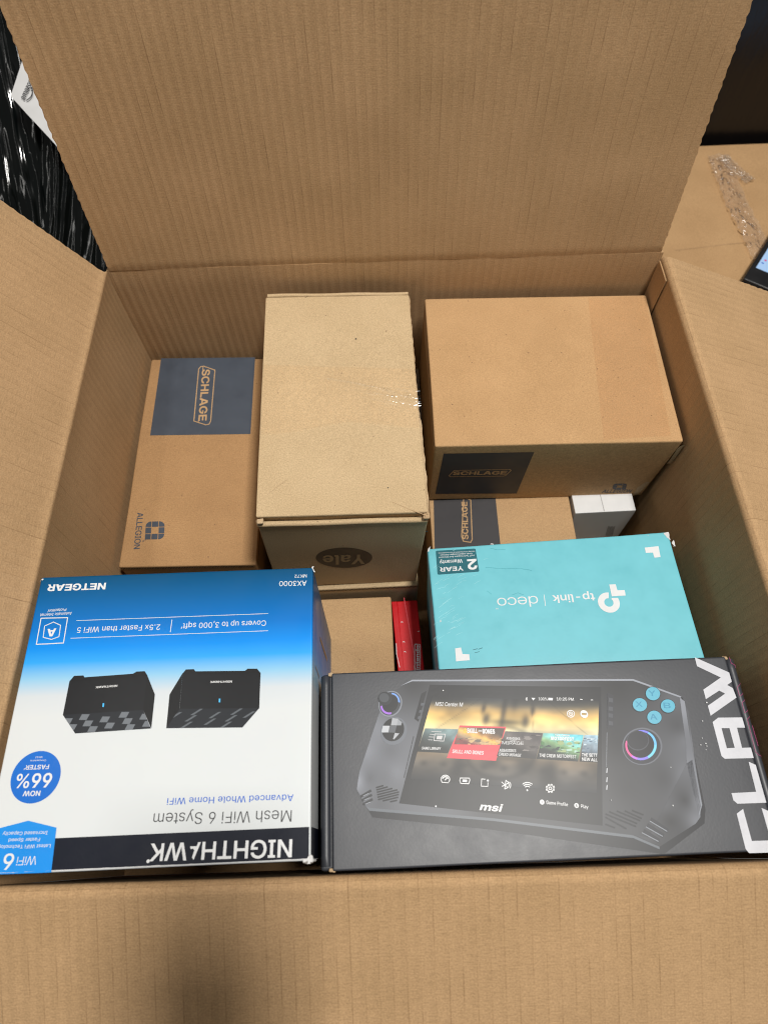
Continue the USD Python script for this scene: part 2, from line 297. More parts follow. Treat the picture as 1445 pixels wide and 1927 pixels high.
# ------------------------------------------------------------------ the big open carton
carton = thing('open_carton', 'large open corrugated cardboard box with four flaps folded out, filled with smaller boxes', 'cardboard box')
def bend(phi, r, reach, wall):
    """Profile (outward, up) of a wall that turns at the rim into a flap rising at phi degrees above the horizontal."""
    turn = math.radians(90 - phi); t = r * math.tan(turn / 2)
    n = 10; arc = [(r - r * math.cos(a), -t + r * math.sin(a)) for a in np.linspace(0, turn, n)]
    low = [(0, z) for z in np.linspace(-wall, -t, 22)][:-1]
    c, s_ = math.cos(math.radians(phi)), math.sin(math.radians(phi))
    e = A(arc[-1]); hi = [tuple(e + A([c, s_]) * k) for k in np.linspace(0, reach - t, 90)][1:]
    return A(low), A(arc), A(hi)
def panel(name, prof, s0, s1, place, m, seed, ridge=None, label=None, vlen0=0., cut=0., wavy=.0016, ends=(0, 0)):
    """A sheet of board TH thick swept along the fold; place(s, o, z) gives world points."""
    S = np.linspace(s0, s1, 46); t = np.gradient(prof, axis=0); t /= np.linalg.norm(t, axis=1, keepdims=True)
    nrm = np.c_[t[:, 1], -t[:, 0]]                     # outward of the board (away from the inside)
    vl = np.r_[0, np.cumsum(np.linalg.norm(np.diff(prof, axis=0), axis=1))] + vlen0
    scal = cut * np.sin(vl / .0088 * 2 * np.pi + seed) * (.5 + meshkit.noise(np.c_[vl * 40, 0 * vl, 0 * vl + seed], seed)) + cut * 1.2 * (meshkit.noise(np.c_[vl * 260, 0 * vl, 0 * vl], seed + 1) - .5)
    P = lambda off: A([[place(s + (scal[k] if i in (0, len(S) - 1) else 0.), *(prof[k] + nrm[k] * (off + w(s, k)))) for k in range(len(prof))] for i, s in enumerate(S)])
    nz = meshkit.fbm(np.stack(np.broadcast_arrays(S[:, None] * 7., vl[None] * 7., seed * 5.3), -1), 3, seed) - .5
    fine = meshkit.noise(np.stack(np.broadcast_arrays(S[:, None] * 60., vl[None] * 14., seed * 2.1), -1), seed) - .5
    fade = np.clip(np.abs(vl) / .08, .18, 1)[None]
    wv = wavy * 2 * nz * fade + .0004 * fine
    if ridge is not None: wv = wv - ridge(vl)[None] * (.75 + .5 * nz)
    w = lambda s, k: wv[np.abs(S - s).argmin(), k]
    inn, out = P(0.), P(TH); ns, nk = inn.shape[:2]
    ids = np.arange(ns * nk).reshape(ns, nk); q = np.stack([ids[:-1, :-1], ids[1:, :-1], ids[1:, 1:], ids[:-1, 1:]], -1).reshape(-1, 4)
    uv = np.stack(np.broadcast_arrays(S[:, None], vl[None]), -1).reshape(-1, 2)
    V, F, UV = [inn.reshape(-1, 3), out.reshape(-1, 3)], [q, q[:, ::-1] + ns * nk], [uv, uv]
    base = 2 * ns * nk
    for a, b, u in ((inn[:, -1], out[:, -1], uv.reshape(ns, nk, 2)[:, -1]), (out[:, 0], inn[:, 0], uv.reshape(ns, nk, 2)[:, 0]), (out[-1], inn[-1], uv.reshape(ns, nk, 2)[-1]), (inn[0], out[0], uv.reshape(ns, nk, 2)[0])):
        n = len(a); i = np.arange(n - 1)
        V += [a, b]; UV += [u, u]; F.append(np.c_[base + i, base + i + 1, base + n + i + 1, base + n + i]); base += 2 * n
    v, f = np.vstack(V), np.vstack(F)
    c = v[f[:len(q), 0]]; test = np.cross(v[f[0, 1]] - v[f[0, 0]], v[f[0, 3]] - v[f[0, 0]])
    want = inn[0, 0] - out[0, 0]
    if test @ want < 0: f = f[:, ::-1]
    return obj(name, (v, f), m, carton, label, smooth=True, uv=np.vstack(UV))
sides = {'left': (lambda s, o, z: (-o, s, z), D, 55., 1), 'right': (lambda s, o, z: (W + o, s, z), D, -22.5, 2),
         'back': (lambda s, o, z: (s, D + o, z), W, 82.5, 3), 'front': (lambda s, o, z: (s, -o, z), W, -28., 4)}
flap_label = {'left': 'left flap standing up and leaning outward', 'right': 'right flap folded down outward, brightest of the four', 'back': 'tall back flap standing upright', 'front': 'front flap folded down towards the viewer'}
for side, (place, ln, phi, seed) in sides.items():
    r = .006 if side != 'back' else .004
    low, arc, hi = bend(phi, r, .282, -ZF)
    half = len(arc) // 2; L = np.linalg.norm(np.diff(low, axis=0), axis=1).sum()
    wallp = np.vstack([low, arc[:half + 1]]); flapp = np.vstack([arc[half:], hi])
    wl = np.linalg.norm(np.diff(wallp, axis=0), axis=1).sum()
    amt = {'left': .0016, 'right': .0006, 'back': -.0016, 'front': .0008}[side]
    wid = {'left': .004, 'right': .004, 'back': .004, 'front': .006}[side]
    bead = lambda vl: amt * np.exp(-(vl / wid) ** 2)
    panel('wall', wallp, 0, ln, place, K_BIG, seed, bead, side + ' side of the carton', -wl)
    panel('flap', flapp, .003, ln - .003, place, K_BIG, seed + 10, bead, flap_label[side], 0., wavy=.0028, cut=.00045)
fl = trimesh.creation.box((W, D, TH)); fl.apply_translation((W / 2, D / 2, ZF - TH / 2)); obj('carton_floor', fl, K_OUT, carton)
# glued joint of the carton in the back right corner
gl = rounded_block((W - .0019, D - .030, ZF + .01), (W - .0004, D - .001, -.008), .001, .02, .0003, 3); obj('joint_flap', gl, K_OUT, carton, smooth=True)

def ring(c, r, w): return Point(c).buffer(r, 24).difference(Point(c).buffer(r - w, 24))
def jag(pts, amp, n=6, seed=0):
    """A torn, ragged version of an outline (local metres)."""
    q = np.random.default_rng(seed); out = []
    for a, b in zip(pts, pts[1:] + pts[:1]):
        a, b = A(a), A(b)
        for k in range(n): out.append(a + (b - a) * k / n + q.normal(0, amp, 2))
    return Polygon(out).buffer(0)
def flutes(cart, f, x0, x1, z, depth, pitch=.0026):
    """The open edge of corrugated board: slot shade painted as a flat dark strip, the wavy medium over it."""
    gap = sbox(x0, z - depth, x1, z)
    xs = np.arange(x0, x1, pitch / 10); wv = LineString(np.c_[xs, z - depth / 2 + depth * .36 * np.sin(xs / pitch * 2 * np.pi)]).buffer(depth * .12)
    cart.put('flute_slot_shade', f, gap, DARK_GAP, 1); cart.put('flute', f, wv, K_TORN, 2)
def emblem(cart, f, c, right, down, layer, m, parent=None):
    """Rounded letter-like ring cut in a grid of tiles, with a tail; c, right, down are pixels of its centre and half sizes."""
    o, e1, e2 = (cart.at(f, *p) for p in (c, right, down)); e1, e2 = e1 - o, e2 - o
    T = lambda g: affinity.affine_transform(g, [e1[0], e2[0], e1[1], e2[1], o[0], o[1]])
    sq = sbox(-1, -1, 1, 1).buffer(-.55).buffer(.55); hole = sbox(-.34, -.34, .34, .34)
    tail = Polygon([(.35, .35), (1.15, 1.0), (1.0, 1.0), (.2, 1.0)]).union(sbox(.35, .55, 1.0, 1.0))
    g = sq.union(tail).difference(hole)
    for k in (-.36, .36): g = g.difference(sbox(k - .035, -2, k + .035, 2)).difference(sbox(-2, k - .035, 2, k + .035))
    cart.put('emblem', f, T(g), m, layer, parent)
def badge_outline(cart, f, pts, z, width): return cart.poly(f, pts, z).buffer(width * 1.2).boundary.buffer(width / 2)

# ------------------------------------------------------------------ two nondescript boxes low in the middle
ledge = Carton('kraft_box', 'plain brown box with open corrugated edge just under the pale box', 'box', .2285, .392, -.1868, 1, 0, 0, .148, .258, .086, 'plain brown boxes', seed=5)
ledge.body(K_PALE); flutes(ledge, 'front', -.073, .073, .084, .0032, .0045)
low = Carton('kraft_box', 'plain tan box low between the blue router box and the red boxes', 'box', .1905, .139, -.2, .6, 0, 0, .1725, .236, .072, 'plain brown boxes', seed=6)
low.body(K_MID, .0025); low.put('board_edge', 'right', sbox(-.117, .0655, .117, .0685), K_TORN, 1); low.put('board_edge', 'right', sbox(-.117, .062, .117, .0648), DARK_GAP, 1)

# ------------------------------------------------------------------ red boxes
a, b, c, d = atz(745, 1121, -.205), atz(783, 1131, -.205), atz(803, 1250, -.205), atz(763, 1256, -.205)
wx = .5 * (np.linalg.norm(b - a) + np.linalg.norm(c - d)); red = Carton('red_box', 'glossy red cardboard game box with white oval lettering, beside the turquoise box', 'box',
    *(A([(a + b + c + d)[0] / 4, .192, -.205])), 2.5, 0, 2, wx, .124, .068, seed=7)
red.body(RED, .0012)
red.put('crease', 'top', red.line('top', [(760, 1125), (783, 1255)], .0009), RED_L, 1)
t = red.text('top', 'Nintendo', A10(1100, 1690), A10(1100, 1420), (-30 * .2076, 0), weight=800)
lo = t.minimum_rotated_rectangle.buffer(.0011)
red.put('logo_outline', 'top', lo.boundary.buffer(.0003), WHITE, 2); red.put('lettering', 'top', t, WHITE, 2)
for k, (x, y) in enumerate([(935, 1210), (952, 1390), (1085, 1295), (963, 1480)]):
    red.put('scuff', 'top', red.line('top', [(x, y), (x + 12, y - 4), (x + 18, y + 3)], .0006, A10), PAPER, 2)
a, d = atz(738, 1127, -.203), atz(758, 1257, -.203)
slim = Carton('red_box', 'narrow red box squeezed between the plain tan box and the wider red box', 'box', (a[0] + d[0]) / 2 + .0015, .190, -.203, 3.2, 0, 0, .0062, .126, .068, seed=8)
slim.body(RED, .0008); slim.put('worn_edge', 'top', slim.line('top', [(893, 1400), (897, 1500), (925, 1620)], .0006, A10), PAPER, 1)

# ------------------------------------------------------------------ brown lock box lying low, dark printed panel on top
lowl = Carton('lock_box', 'low brown box with dark printed panel, half hidden behind the turquoise box', 'box', .3965, .365, -.1635, .3, 0, 0, .153, .27, .108, 'brown lock boxes', seed=9)
lowl.body(K_MID)
pn = lowl.put('printed_panel', 'top', lowl.poly('top', [(815, 905), (929, 905), (943, 1040), (818, 1040)]), SLATE_D, 1)
t = lowl.text('top', 'SCHLAGE', Z3(544, 172), Z3(540, 44), (-20 * .55, 0), weight=700)
lowl.put('lettering', 'top', t, KRAFT_INK, 2, pn)
ol = lowl.poly('top', [(528, 30), (521, 162), (527, 178), (552, 182), (557, 172), (552, 38)], Z3)
lowl.put('logo_outline', 'top', ol.boundary.buffer(.0005), KRAFT_INK, 2, pn)

# ------------------------------------------------------------------ small white box beside it
wb = Carton('white_box', 'small white box with greyish front, tucked under the wide brown box near right wall', 'box', .508, .365, -.1605, 1.2, 0, 0, .0655, .068, .110, seed=10)
wb.body(PAPER, .0008)
wb.put('flap_seam', 'top', wb.line('top', [(1129, 930), (1137, 962)], .0007), GREYT, 1)
wb.put('front_print', 'front', sbox(-.0325, .004, .0325, .108), GREYW, 1)
for k in range(7):
    x = 760 + 14 * k; wb.put('small_print', 'front', wb.line('front', [(x, 790 + 5 * (k % 3)), (x - 40, 925)], .0008, A11), GREYT, 2)

# ------------------------------------------------------------------ left lock box
sl = Carton('lock_box', 'tall brown box against the left wall with slate printed panel and logo', 'box', .0742, .4003, -.128, -.32, 2.17, 1.81, .1365, .2574, .139, 'brown lock boxes', seed=11)
sl.body(K_RED, .0022); sl.put('joint_line', 'right', sbox(-.126, .128, .126, .1295), DARK_GAP, 1)
flutes(sl, 'front', -.066, .066, .1365, .0030)
pn = sl.put('printed_panel', 'top', sl.poly('top', [(272, 25), (1383, 13), (1328, 922), (143, 940)], A7), SLATE, 1)
sl.put('lettering', 'top', sl.text('top', 'SCHLAGE', A7(757, 158), A7(713, 768), (92 * .159, 0), weight=700), KRAFT_INK, 2, pn)
ol = sl.poly('top', [(742, 122), (775, 118), (908, 165), (858, 770), (840, 806), (800, 815), (660, 770), (716, 150)], A7)
sl.put('logo_outline', 'top', ol.boundary.buffer(.0005), KRAFT_INK, 2, pn)
for p_ in ([(768, 122), (765, 165)], [(722, 700), (712, 785)]): sl.put('logo_line', 'top', sl.line('top', p_, .0008, A7), KRAFT_INK, 2, pn)
sl.put('lettering', 'top', sl.text('top', 'ALLEGION', Z5(93, 1047), Z5(76, 1213), (27 * .415, 0), weight=600), SLATE, 1)
emblem(sl, 'top', Z5(172, 1127), Z5(170, 1168), Z5(129, 1128), 1, SLATE)
sl.put('lettering', 'top', sl.text('top', 'TM', Z5(117, 1170), Z5(116, 1180), (6 * .415, 0), weight=700), SLATE, 1)

# ------------------------------------------------------------------ pale smart-lock mailer
ya = Carton('mailer_box', 'pale kraft tuck-lid mailer box with oval brown logo, standing in the middle', 'box', .2340, .3956, -.027, 1.08, .77, 2.46, .1491, .2597, .1575, seed=12, amp=.0007)
ya.body(K_PALE, .0022, (.0006, .0018, .0052, 0, .0035))
obj('front_panel', rounded_block((-ya.w / 2 + .0006, -ya.d / 2, 0), (ya.w / 2 - .0018, -ya.d / 2 + .0045, ya.h - .009), .0016, .015, .0005, 12), K_PALE, ya.t, smooth=True)
lid = rounded_block((-ya.w / 2, -ya.d / 2 + .0042, ya.h - .0034), (ya.w / 2 - .0022, ya.d / 2 - .0046, ya.h), .0014, .012, .0007, 12); ya.top = ya.h
lv = A(lid.vertices)                                               # the lid bows up a little towards its front edge
lid.vertices = lv
obj('lid', lid, K_PALE, ya.t, smooth=True)
obj('lid_hinge', tube([(x, ya.d / 2 - .0020, ya.h - .0015 + .0004 * math.sin(x * 90)) for x in np.linspace(-ya.w / 2 + .002, ya.w / 2 - .003, 14)], .0021), K_PALE, ya.t, smooth=True)
obj('front_roll', tube([(x, -ya.d / 2 + .0012, ya.h - .0088 + .0005 * math.sin(x * 70)) for x in np.linspace(-ya.w / 2 + .001, ya.w / 2 - .002, 14)], .0026), K_PALE, ya.t, smooth=True)
q = np.random.default_rng(5)                                       # torn right edge of the lid
ys = np.linspace(-ya.d / 2 + .002, ya.d / 2 - .007, 60); ex = ya.w / 2 - .0022 + np.abs(q.normal(.0004, .0003, 60)) + .0012 * (ys < -.03); 
tv = np.vstack([np.c_[np.full(60, ya.w / 2 - .0032), ys, np.full(60, ya.h - .0006)], np.c_[ex, ys, ya.h - .0018 + q.normal(0, .0004, 60)], np.c_[ex - .0002, ys, ya.h - .0046 + q.normal(0, .0008, 60)]])
k = np.arange(59); tf = np.vstack([np.c_[k, k + 60, k + 61, k + 1], np.c_[k + 60, k + 120, k + 121, k + 61]])
obj('torn_edge', (tv, tf), K_TORN, ya.t)
for sx in (-1, 1):
    tear = rounded_block((sx * (ya.w / 2 - .0035) - .0028, -ya.d / 2 - .0012, ya.h - .0062), (sx * (ya.w / 2 - .0035) + .0028, -ya.d / 2 + .004, ya.h - .0014), .0012, .003, .0016, 30 + sx, 300.)
    obj('crumpled_corner', tear, K_TORN, ya.t, smooth=True)
pts = [ya.at('front', *Z5(*p)) for p in [(1030, 1252), (1157, 1252), (1030, 1204)]]
e1, e2 = pts[1] - pts[0], pts[2] - pts[0]
ell = affinity.affine_transform(Point(0, 0).buffer(1, 40), [e1[0], e2[0], e1[1], e2[1], *pts[0]])
lg = ya.put('oval_logo', 'front', ell, OLIVE, 1)
ya.put('lettering', 'front', ya.text('front', 'Yale', Z5(1128, 1236), Z5(932, 1240), (0, 43 * .415), weight=700), PALE_INK, 2, lg)
# clear tape across the lid, wrinkled at its right end
pa = [ya.at('top', *Z5(*p)) for p in [(648, 375), (1366, 395), (1384, 660), (645, 693)]]
nu, nv = 130, 80; Uu, Vv = np.meshgrid(np.linspace(0, 1, nu), np.linspace(0, 1, nv), indexing='ij')
XY = (pa[3] * ((1 - Uu) * (1 - Vv))[..., None] + pa[2] * (Uu * (1 - Vv))[..., None] + pa[1] * (Uu * Vv)[..., None] + pa[0] * ((1 - Uu) * Vv)[..., None])
XY[..., 1] += (1 - Vv) * .010 * np.clip(1 - np.abs(Uu - .55) / .4, 0, 1) * -1 * (-1)
wr = np.clip((Uu - .45) / .5, 0, 1) * np.exp(-((Vv - .55 + .25 * (Uu - .7)) / .16) ** 2)
crk = meshkit.fbm(np.stack([Uu * 6 - Vv * 2, Vv * 34 + Uu * 16, 0 * Uu], -1), 2, 4)
Zz = .00035 + .0034 * wr * np.abs(crk - .5) * 2 + .0012 * np.exp(-((Vv - .78 + .5 * (Uu - .45) ** 1) / .012) ** 2) * (Uu > .42) * (Uu < .85)
p3 = np.c_[XY.reshape(-1, 2), ya.h + Zz.ravel()]; p3[:, 2] += ya.amp * (meshkit.fbm(p3 * 11. + ya.seed * 3.7, 2, ya.seed) - .5) * 2
ids = np.arange(nu * nv).reshape(nu, nv); qd = np.stack([ids[:-1, :-1], ids[1:, :-1], ids[1:, 1:], ids[:-1, 1:]], -1).reshape(-1, 4)
obj('clear_tape', (p3, qd), TAPE_W, ya.t, smooth=True)
for x, y, r in ((1083, 258, 4), (855, 70, 2.4), (1228, 935, 3)): ya.put('speck', 'top', ya.disc('top', Z5(x, y), Z5(x + r, y)), DARK_TEXT, 1)
for p_ in ([(658, 985), (720, 935), (775, 895)], [(1250, 1000), (1330, 1035), (1400, 1060)]): ya.put('scratch', 'top', ya.line('top', p_, .0006, Z5), K_TORN, 1)
ya.put('scuff', 'front', ya.disc('front', A10(1170, 380), A10(1180, 380)), DARK_TEXT, 1)

# ------------------------------------------------------------------ right lock box
sr = Carton('lock_box', 'wide brown box in the back right corner with dark panel on its front', 'box', .4380, .4388, -.047, -.24, 2.18, .91, .2345, .1811, .1132, 'brown lock boxes', seed=13, amp=.0006)
sr.body(K_TAN, .0022)
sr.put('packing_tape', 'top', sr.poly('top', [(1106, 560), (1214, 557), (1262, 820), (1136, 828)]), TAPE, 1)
sr.put('flap_edge', 'left', sbox(-.088, .1085, .088, .1095), DARK_GAP, 1)
pn = sr.put('printed_panel', 'front', sr.poly('front', [(178, 93), (1410, 78), (1168, 637), (65, 645)], A8), SLATE_D, 1)
sr.put('lettering', 'front', sr.text('front', 'SCHLAGE', A8(300, 384), A8(1025, 378), (10 * .138, -48 * .138), weight=800), KRAFT_INK, 2, pn)
ol = sr.poly('front', [(325, 320), (1080, 312), (1095, 325), (1020, 392), (995, 400), (270, 408), (250, 394)], A8)
sr.put('logo_outline', 'front', ol.boundary.buffer(.00045), KRAFT_INK, 2, pn)
sr.put('lettering', 'front', sr.text('front', 'ALLEGION', Z4(940, 1037), Z4(1085, 1036), (4 * .37, -17 * .37), weight=700), SLATE_D, 1)
emblem(sr, 'front', Z4(1032, 1004), Z4(1066, 1004), Z4(1028, 1019), 1, SLATE_D)
sr.put('torn_corner', 'front', jag([tuple(sr.at('front', *p)) for p in [(1280, 838), (1288, 836), (1262, 872), (1255, 870)]], .0006, 5, 2), K_TORN, 1)
sr.put('torn_corner', 'front', jag([tuple(sr.at('front', *p)) for p in [(1214, 905), (1222, 908), (1200, 930), (1185, 934)]], .0006, 5, 3), K_TORN, 1)

# ------------------------------------------------------------------ turquoise router box
te = Carton('router_box', 'turquoise router box with white lettering and dark warranty sticker print', 'box', .4267, .2088, -.0985, 1.38, -1.72, -2.10, .2284, .127, .164, seed=14, amp=.0009)
te.body(TEAL, .0022)
bd = te.put('warranty_badge', 'top', te.poly('top', [(68, 58), (325, 43), (350, 193), (80, 213)], A6, .0012), TEAL_D, 1)
for s_, a_, b_, c_, wt in (('2', (330, 110), (270, 114), 68, 800), ('YEAR', (246, 158), (95, 166), 28, 700), ('Warranty', (240, 112), (92, 122), 24, 600), ('24/7 Tech Support: 866.225.8139', (318, 84), (88, 98), 8, 600),
                           ('Email: support.usa@tp-link.com', (303, 72), (98, 83), 8, 600), ('Warranty Policy: https://www.tp-link.com/us/warranty', (320, 58), (84, 71), 7, 500)):
    te.put('lettering', 'top', te.text('top', s_, A6(*a_), A6(*b_), (0, c_ * .29), weight=wt), WHITE, 2, bd)
te.put('lettering', 'top', te.text('top', 'tp-link', A6(1092, 332), A6(820, 347), (1, 52 * .29), weight=620), WHITE, 1)
te.put('lettering', 'top', te.text('top', 'deco', A6(725, 350), A6(462, 366), (2, 68 * .29), weight=340), WHITE, 1)
te.put('lettering', 'top', te.text('top', 'TM', A6(474, 428), A6(456, 430), (0, 8 * .29), weight=500), WHITE, 1)
te.put('divider', 'top', te.line('top', [(768, 342), (778, 416)], .0006, A6), WHITE, 1)
o = te.at('top', *A6(1188, 393)); r1 = np.linalg.norm(te.at('top', *A6(1258, 390)) - o)
rg = Point(o).buffer(r1, 32).difference(Point(o).buffer(r1 * .42, 24)).difference(te.poly('top', [(1186, 392), (1188, 310), (1300, 300), (1300, 362), (1205, 364), (1207, 394)], A6))
te.put('logo', 'top', [rg, te.poly('top', [(1190, 277), (1232, 275), (1243, 314), (1290, 312), (1297, 348), (1207, 353)], A6, .0003)], WHITE, 1)
te.put('corner_mark', 'top', te.poly('top', [(1143, 200), (1190, 195), (1197, 232), (1176, 234), (1171, 217), (1147, 218)], Z3), WHITE, 1)
te.put('corner_mark', 'top', te.poly('top', [(499, 543), (519, 540), (524, 562), (547, 563), (549, 583), (502, 587)], Z3), WHITE, 1)
q = np.random.default_rng(3); sc = []
for k in range(60):
    x, y = q.uniform(425, 520), q.uniform(250, 560)
    if q.random() < .25: x, y = q.uniform(420, 600), q.uniform(205, 330)
    L = q.uniform(8, 34); sl_ = q.uniform(-.75, -.25)
    sc.append(te.line('top', [(x, y), (x + L * .5, y + L * .5 * sl_ - 1.5), (x + L, y + L * sl_)], q.uniform(.00012, .00028), Z3))
te.put('scratch', 'top', sc, ink('pale_scratch', lin(165, 222, 228), .5, .3), 1).SetCustomDataByKey('kind', 'stuff')
for i, pts in enumerate([[(1205, 150), (1226, 146), (1236, 182), (1222, 170)], [(443, 448), (452, 444), (454, 452), (446, 456)], [(404, 202), (416, 196), (414, 204), (408, 220)],
                        [(1232, 178), (1244, 176), (1250, 196), (1240, 198)], [(1152, 157), (1158, 155), (1159, 161), (1153, 162)], [(618, 186), (632, 185), (630, 190), (620, 191)]]): te.put('worn_patch', 'top', jag([tuple(te.at('top', *Z3(*p))) for p in pts], .0004, 4, i).buffer(-.0003), GREYW, 1)
te.put('worn_edge', 'left', jag([(-.0635, .1600), (.0635, .1600), (.0635, .1632), (-.0635, .1632)], .0006, 40, 4), PAPER, 1)
te.put('smudge', 'top', [te.line('top', [(560, 548), (575, 544)], .0005, Z3), te.line('top', [(578, 546), (592, 541)], .0005, Z3), te.line('top', [(565, 558), (582, 554)], .0004, Z3)], TEAL_D, 1)
CR = ink('teal_crease', lin(80, 172, 184), .45, .3)
for p in ([(420, 40), (470, 52), (520, 48)], [(390, 165), (520, 175), (610, 172), (690, 185)], [(400, 318), (430, 340)], [(560, 345), (600, 330), (640, 345)]): te.put('crease', 'top', te.line('top', p, .0003, A6), CR, 1)

# ------------------------------------------------------------------ blue and white router box
ne = Carton('router_box', 'blue and white wifi router box with black band, upside down, front left', 'box',   .1103, .1092, -.0035, .69, .29, .94, .2108, .2032, .1955, seed=15, amp=.0005)
yy = lambda p: ne.at('top', *p)[1]
stops = [((330, 1078), lin(4, 80, 122)), ((330, 1118), lin(0, 98, 160)), ((330, 1175), lin(0, 120, 208)), ((330, 1212), lin(0, 146, 244)), ((330, 1238), lin(50, 170, 250)), ((330, 1268), lin(150, 206, 240)), ((330, 1300), lin(214, 222, 228)), ((330, 1340), lin(222, 227, 229))]
r0, r1 = -.1, .1; Y = sorted(((yy(p) - r0) / (r1 - r0), tuple(A(c) * .95)) for p, c in stops)
NET = mat('gradient_board', {'t': ('texture_coordinate', {}), 's': ('separate_xyz', {}), 'm': ('map_range', {'from_min': r0, 'from_max': r1, 'to_min': 0.0, 'to_max': 1.0, 'clamp': True}), 'r': ('rgb_ramp', {'ramp': Y}),
      'n': ('noise_texture', {'scale': 30, 'detail': 4.0}), 'rr': ('map_range', {'from_min': .3, 'from_max': .7, 'to_min': .30, 'to_max': .42}), 'p': ('principled_bsdf', {'specular_ior_level': .2})},
      [('t.object', 's.vector'), ('s.y', 'm.value'), ('m.result', 'r.fac'), ('r.color', 'p.base_color'), ('t.object', 'n.vector'), ('n.fac', 'rr.value'), ('rr.result', 'p.roughness')])
ne.body(NET, .0016)
band = ne.poly('top', [(540, 1152), (1500, 1152), (1500, 1272), (-130, 1360), (-130, 1195)], Z1)
y0 = ne.at('top', 330, 1568)[1]; x0 = -ne.w / 2 + .0012; x1 = ne.w / 2 - .0012
bd = ne.put('black_band', 'top', sbox(x0, -ne.d / 2 + .0012, x1, y0), NAVY, 1)
ne.put('black_band', 'front', sbox(x0, .002, x1, ne.h - .0012), NAVY, 1); ne.put('black_band', 'right', sbox(-ne.d / 2 + .001, .002, y0, ne.h - .0012), NAVY, 1)
A5N = zoomed(270, 1570, .20761)
TX = lambda s_, a_, b_, c_, m, wt=400, z=Z1, k=.4429, layer=1, par=None, lean=0.: ne.put('lettering', 'top', ne.text('top', s_, z(*a_), z(*b_), (0, c_ * k), weight=wt, lean=lean), m, layer, par)
TX('NETGEAR', (452, 106), (206, 114), 28, WHITE, 800); TX('AX3000', (1303, 97), (1187, 99), 21, WHITE, 500); TX('MK72', (1303, 70), (1252, 72), 13, WHITE, 500)
TX('Automatic Internet', (306, 230), (172, 238), 12, WHITE, 500); TX("Protection'", (283, 214), (203, 220), 12, WHITE, 500)
TX("Covers up to 3,000 sqft'", (1131, 266), (772, 279), 23, WHITE, 450); TX('2.5x Faster than WiFi 5', (682, 283), (330, 296), 23, WHITE, 450)
ne.put('rule', 'top', ne.line('top', [(1140, 237), (325, 267)], .0004, Z1), WHITE, 1); ne.put('rule', 'top', ne.line('top', [(1140, 310), (300, 342)], .0004, Z1), WHITE, 1)
ne.put('rule', 'top', ne.line('top', [(731, 263), (724, 316)], .0005, Z1), WHITE, 1)
ic = ne.poly('top', [(175, 257), (288, 254), (270, 362), (155, 368)], Z1).boundary.buffer(.00035)
hs = ne.poly('top', [(190, 290), (228, 273), (258, 287), (251, 335), (219, 347), (184, 338)], Z1).boundary.buffer(.0003)
ne.put('shield_icon', 'top', [ic, hs, ne.text('top', 'A', Z1(240, 300), Z1(203, 303), (0, 32 * .4429), weight=800)], WHITE, 1)
TX('Advanced Whole Home WiFi', (1247, 1006), (712, 1022), 28, TEXT_BLUE, 450); TX('Mesh WiFi 6 System', (1240, 1073), (655, 1087), 49, DARK_TEXT, 320)
TX('NIGHT', (1350, 48), (680, 66), 163, WHITE, 600, A5N, .20761, 2, bd); TX('WK', (405, 80), (70, 88), 160, WHITE, 600, A5N, .20761, 2, bd)
TX('H', (662, 68), (537, 72), 163, WHITE, 600, A5N, .20761, 2, bd)
ZN = zoomed(270, 1570, .20761); ne.put('lettering', 'top', [ne.poly('top', [(497, 75), (522, 74), (455, 236), (440, 212), (462, 150), (450, 133), (428, 138), (424, 113), (484, 111)], ZN)], WHITE, 2, bd)
ne.put('registered_mark', 'top', ne.disc('top', Z1(630, 1290), Z1(637, 1290)), WHITE, 2, bd)
# wifi banner
bn = ne.poly('top', [(0, 862), (258, 795), (515, 858), (466, 1266), (-95, 1285), (-60, 878)], A5).intersection(sbox(x0, -ne.d / 2, x1, ne.d / 2))
bn = ne.put('wifi_banner', 'top', bn, SKY, 2)
for s_, a_, b_, c_, wt in (('Increased Capacity', (438, 889), (30, 899), 32, 450), ('Faster Speed', (368, 950), (83, 958), 32, 450), ('Latest WiFi Technology', (465, 1008), (-40, 1020), 32, 450), ('WiFi', (342, 1117), (163, 1122), 78, 350), ('6', (140, 1092), (46, 1096), 145, 550)):
    TX(s_, a_, b_, c_, WHITE, wt, A5, .2076, 3, bn)
# round seal
c0 = ne.at('top', *A5(325, 397)); rr = np.mean([np.linalg.norm(ne.at('top', *A5(*p)) - c0) for p in ((97, 440), (552, 345), (375, 158), (275, 635))])
se = ne.put('round_seal', 'top', Point(c0).buffer(rr, 48), BLUE, 1)
for s_, a_, b_, c_, wt in (('NOW', (372, 523), (215, 527), 46, 700), ('66%', (483, 364), (162, 372), 128, 650), ("FASTER'", (450, 286), (225, 293), 40, 650), ('Compared to', (423, 241), (277, 245), 14, 500), ('MK62', (388, 211), (325, 213), 15, 500)):
    TX(s_, a_, b_, c_, WHITE, wt, A5, .2076, 2, se)
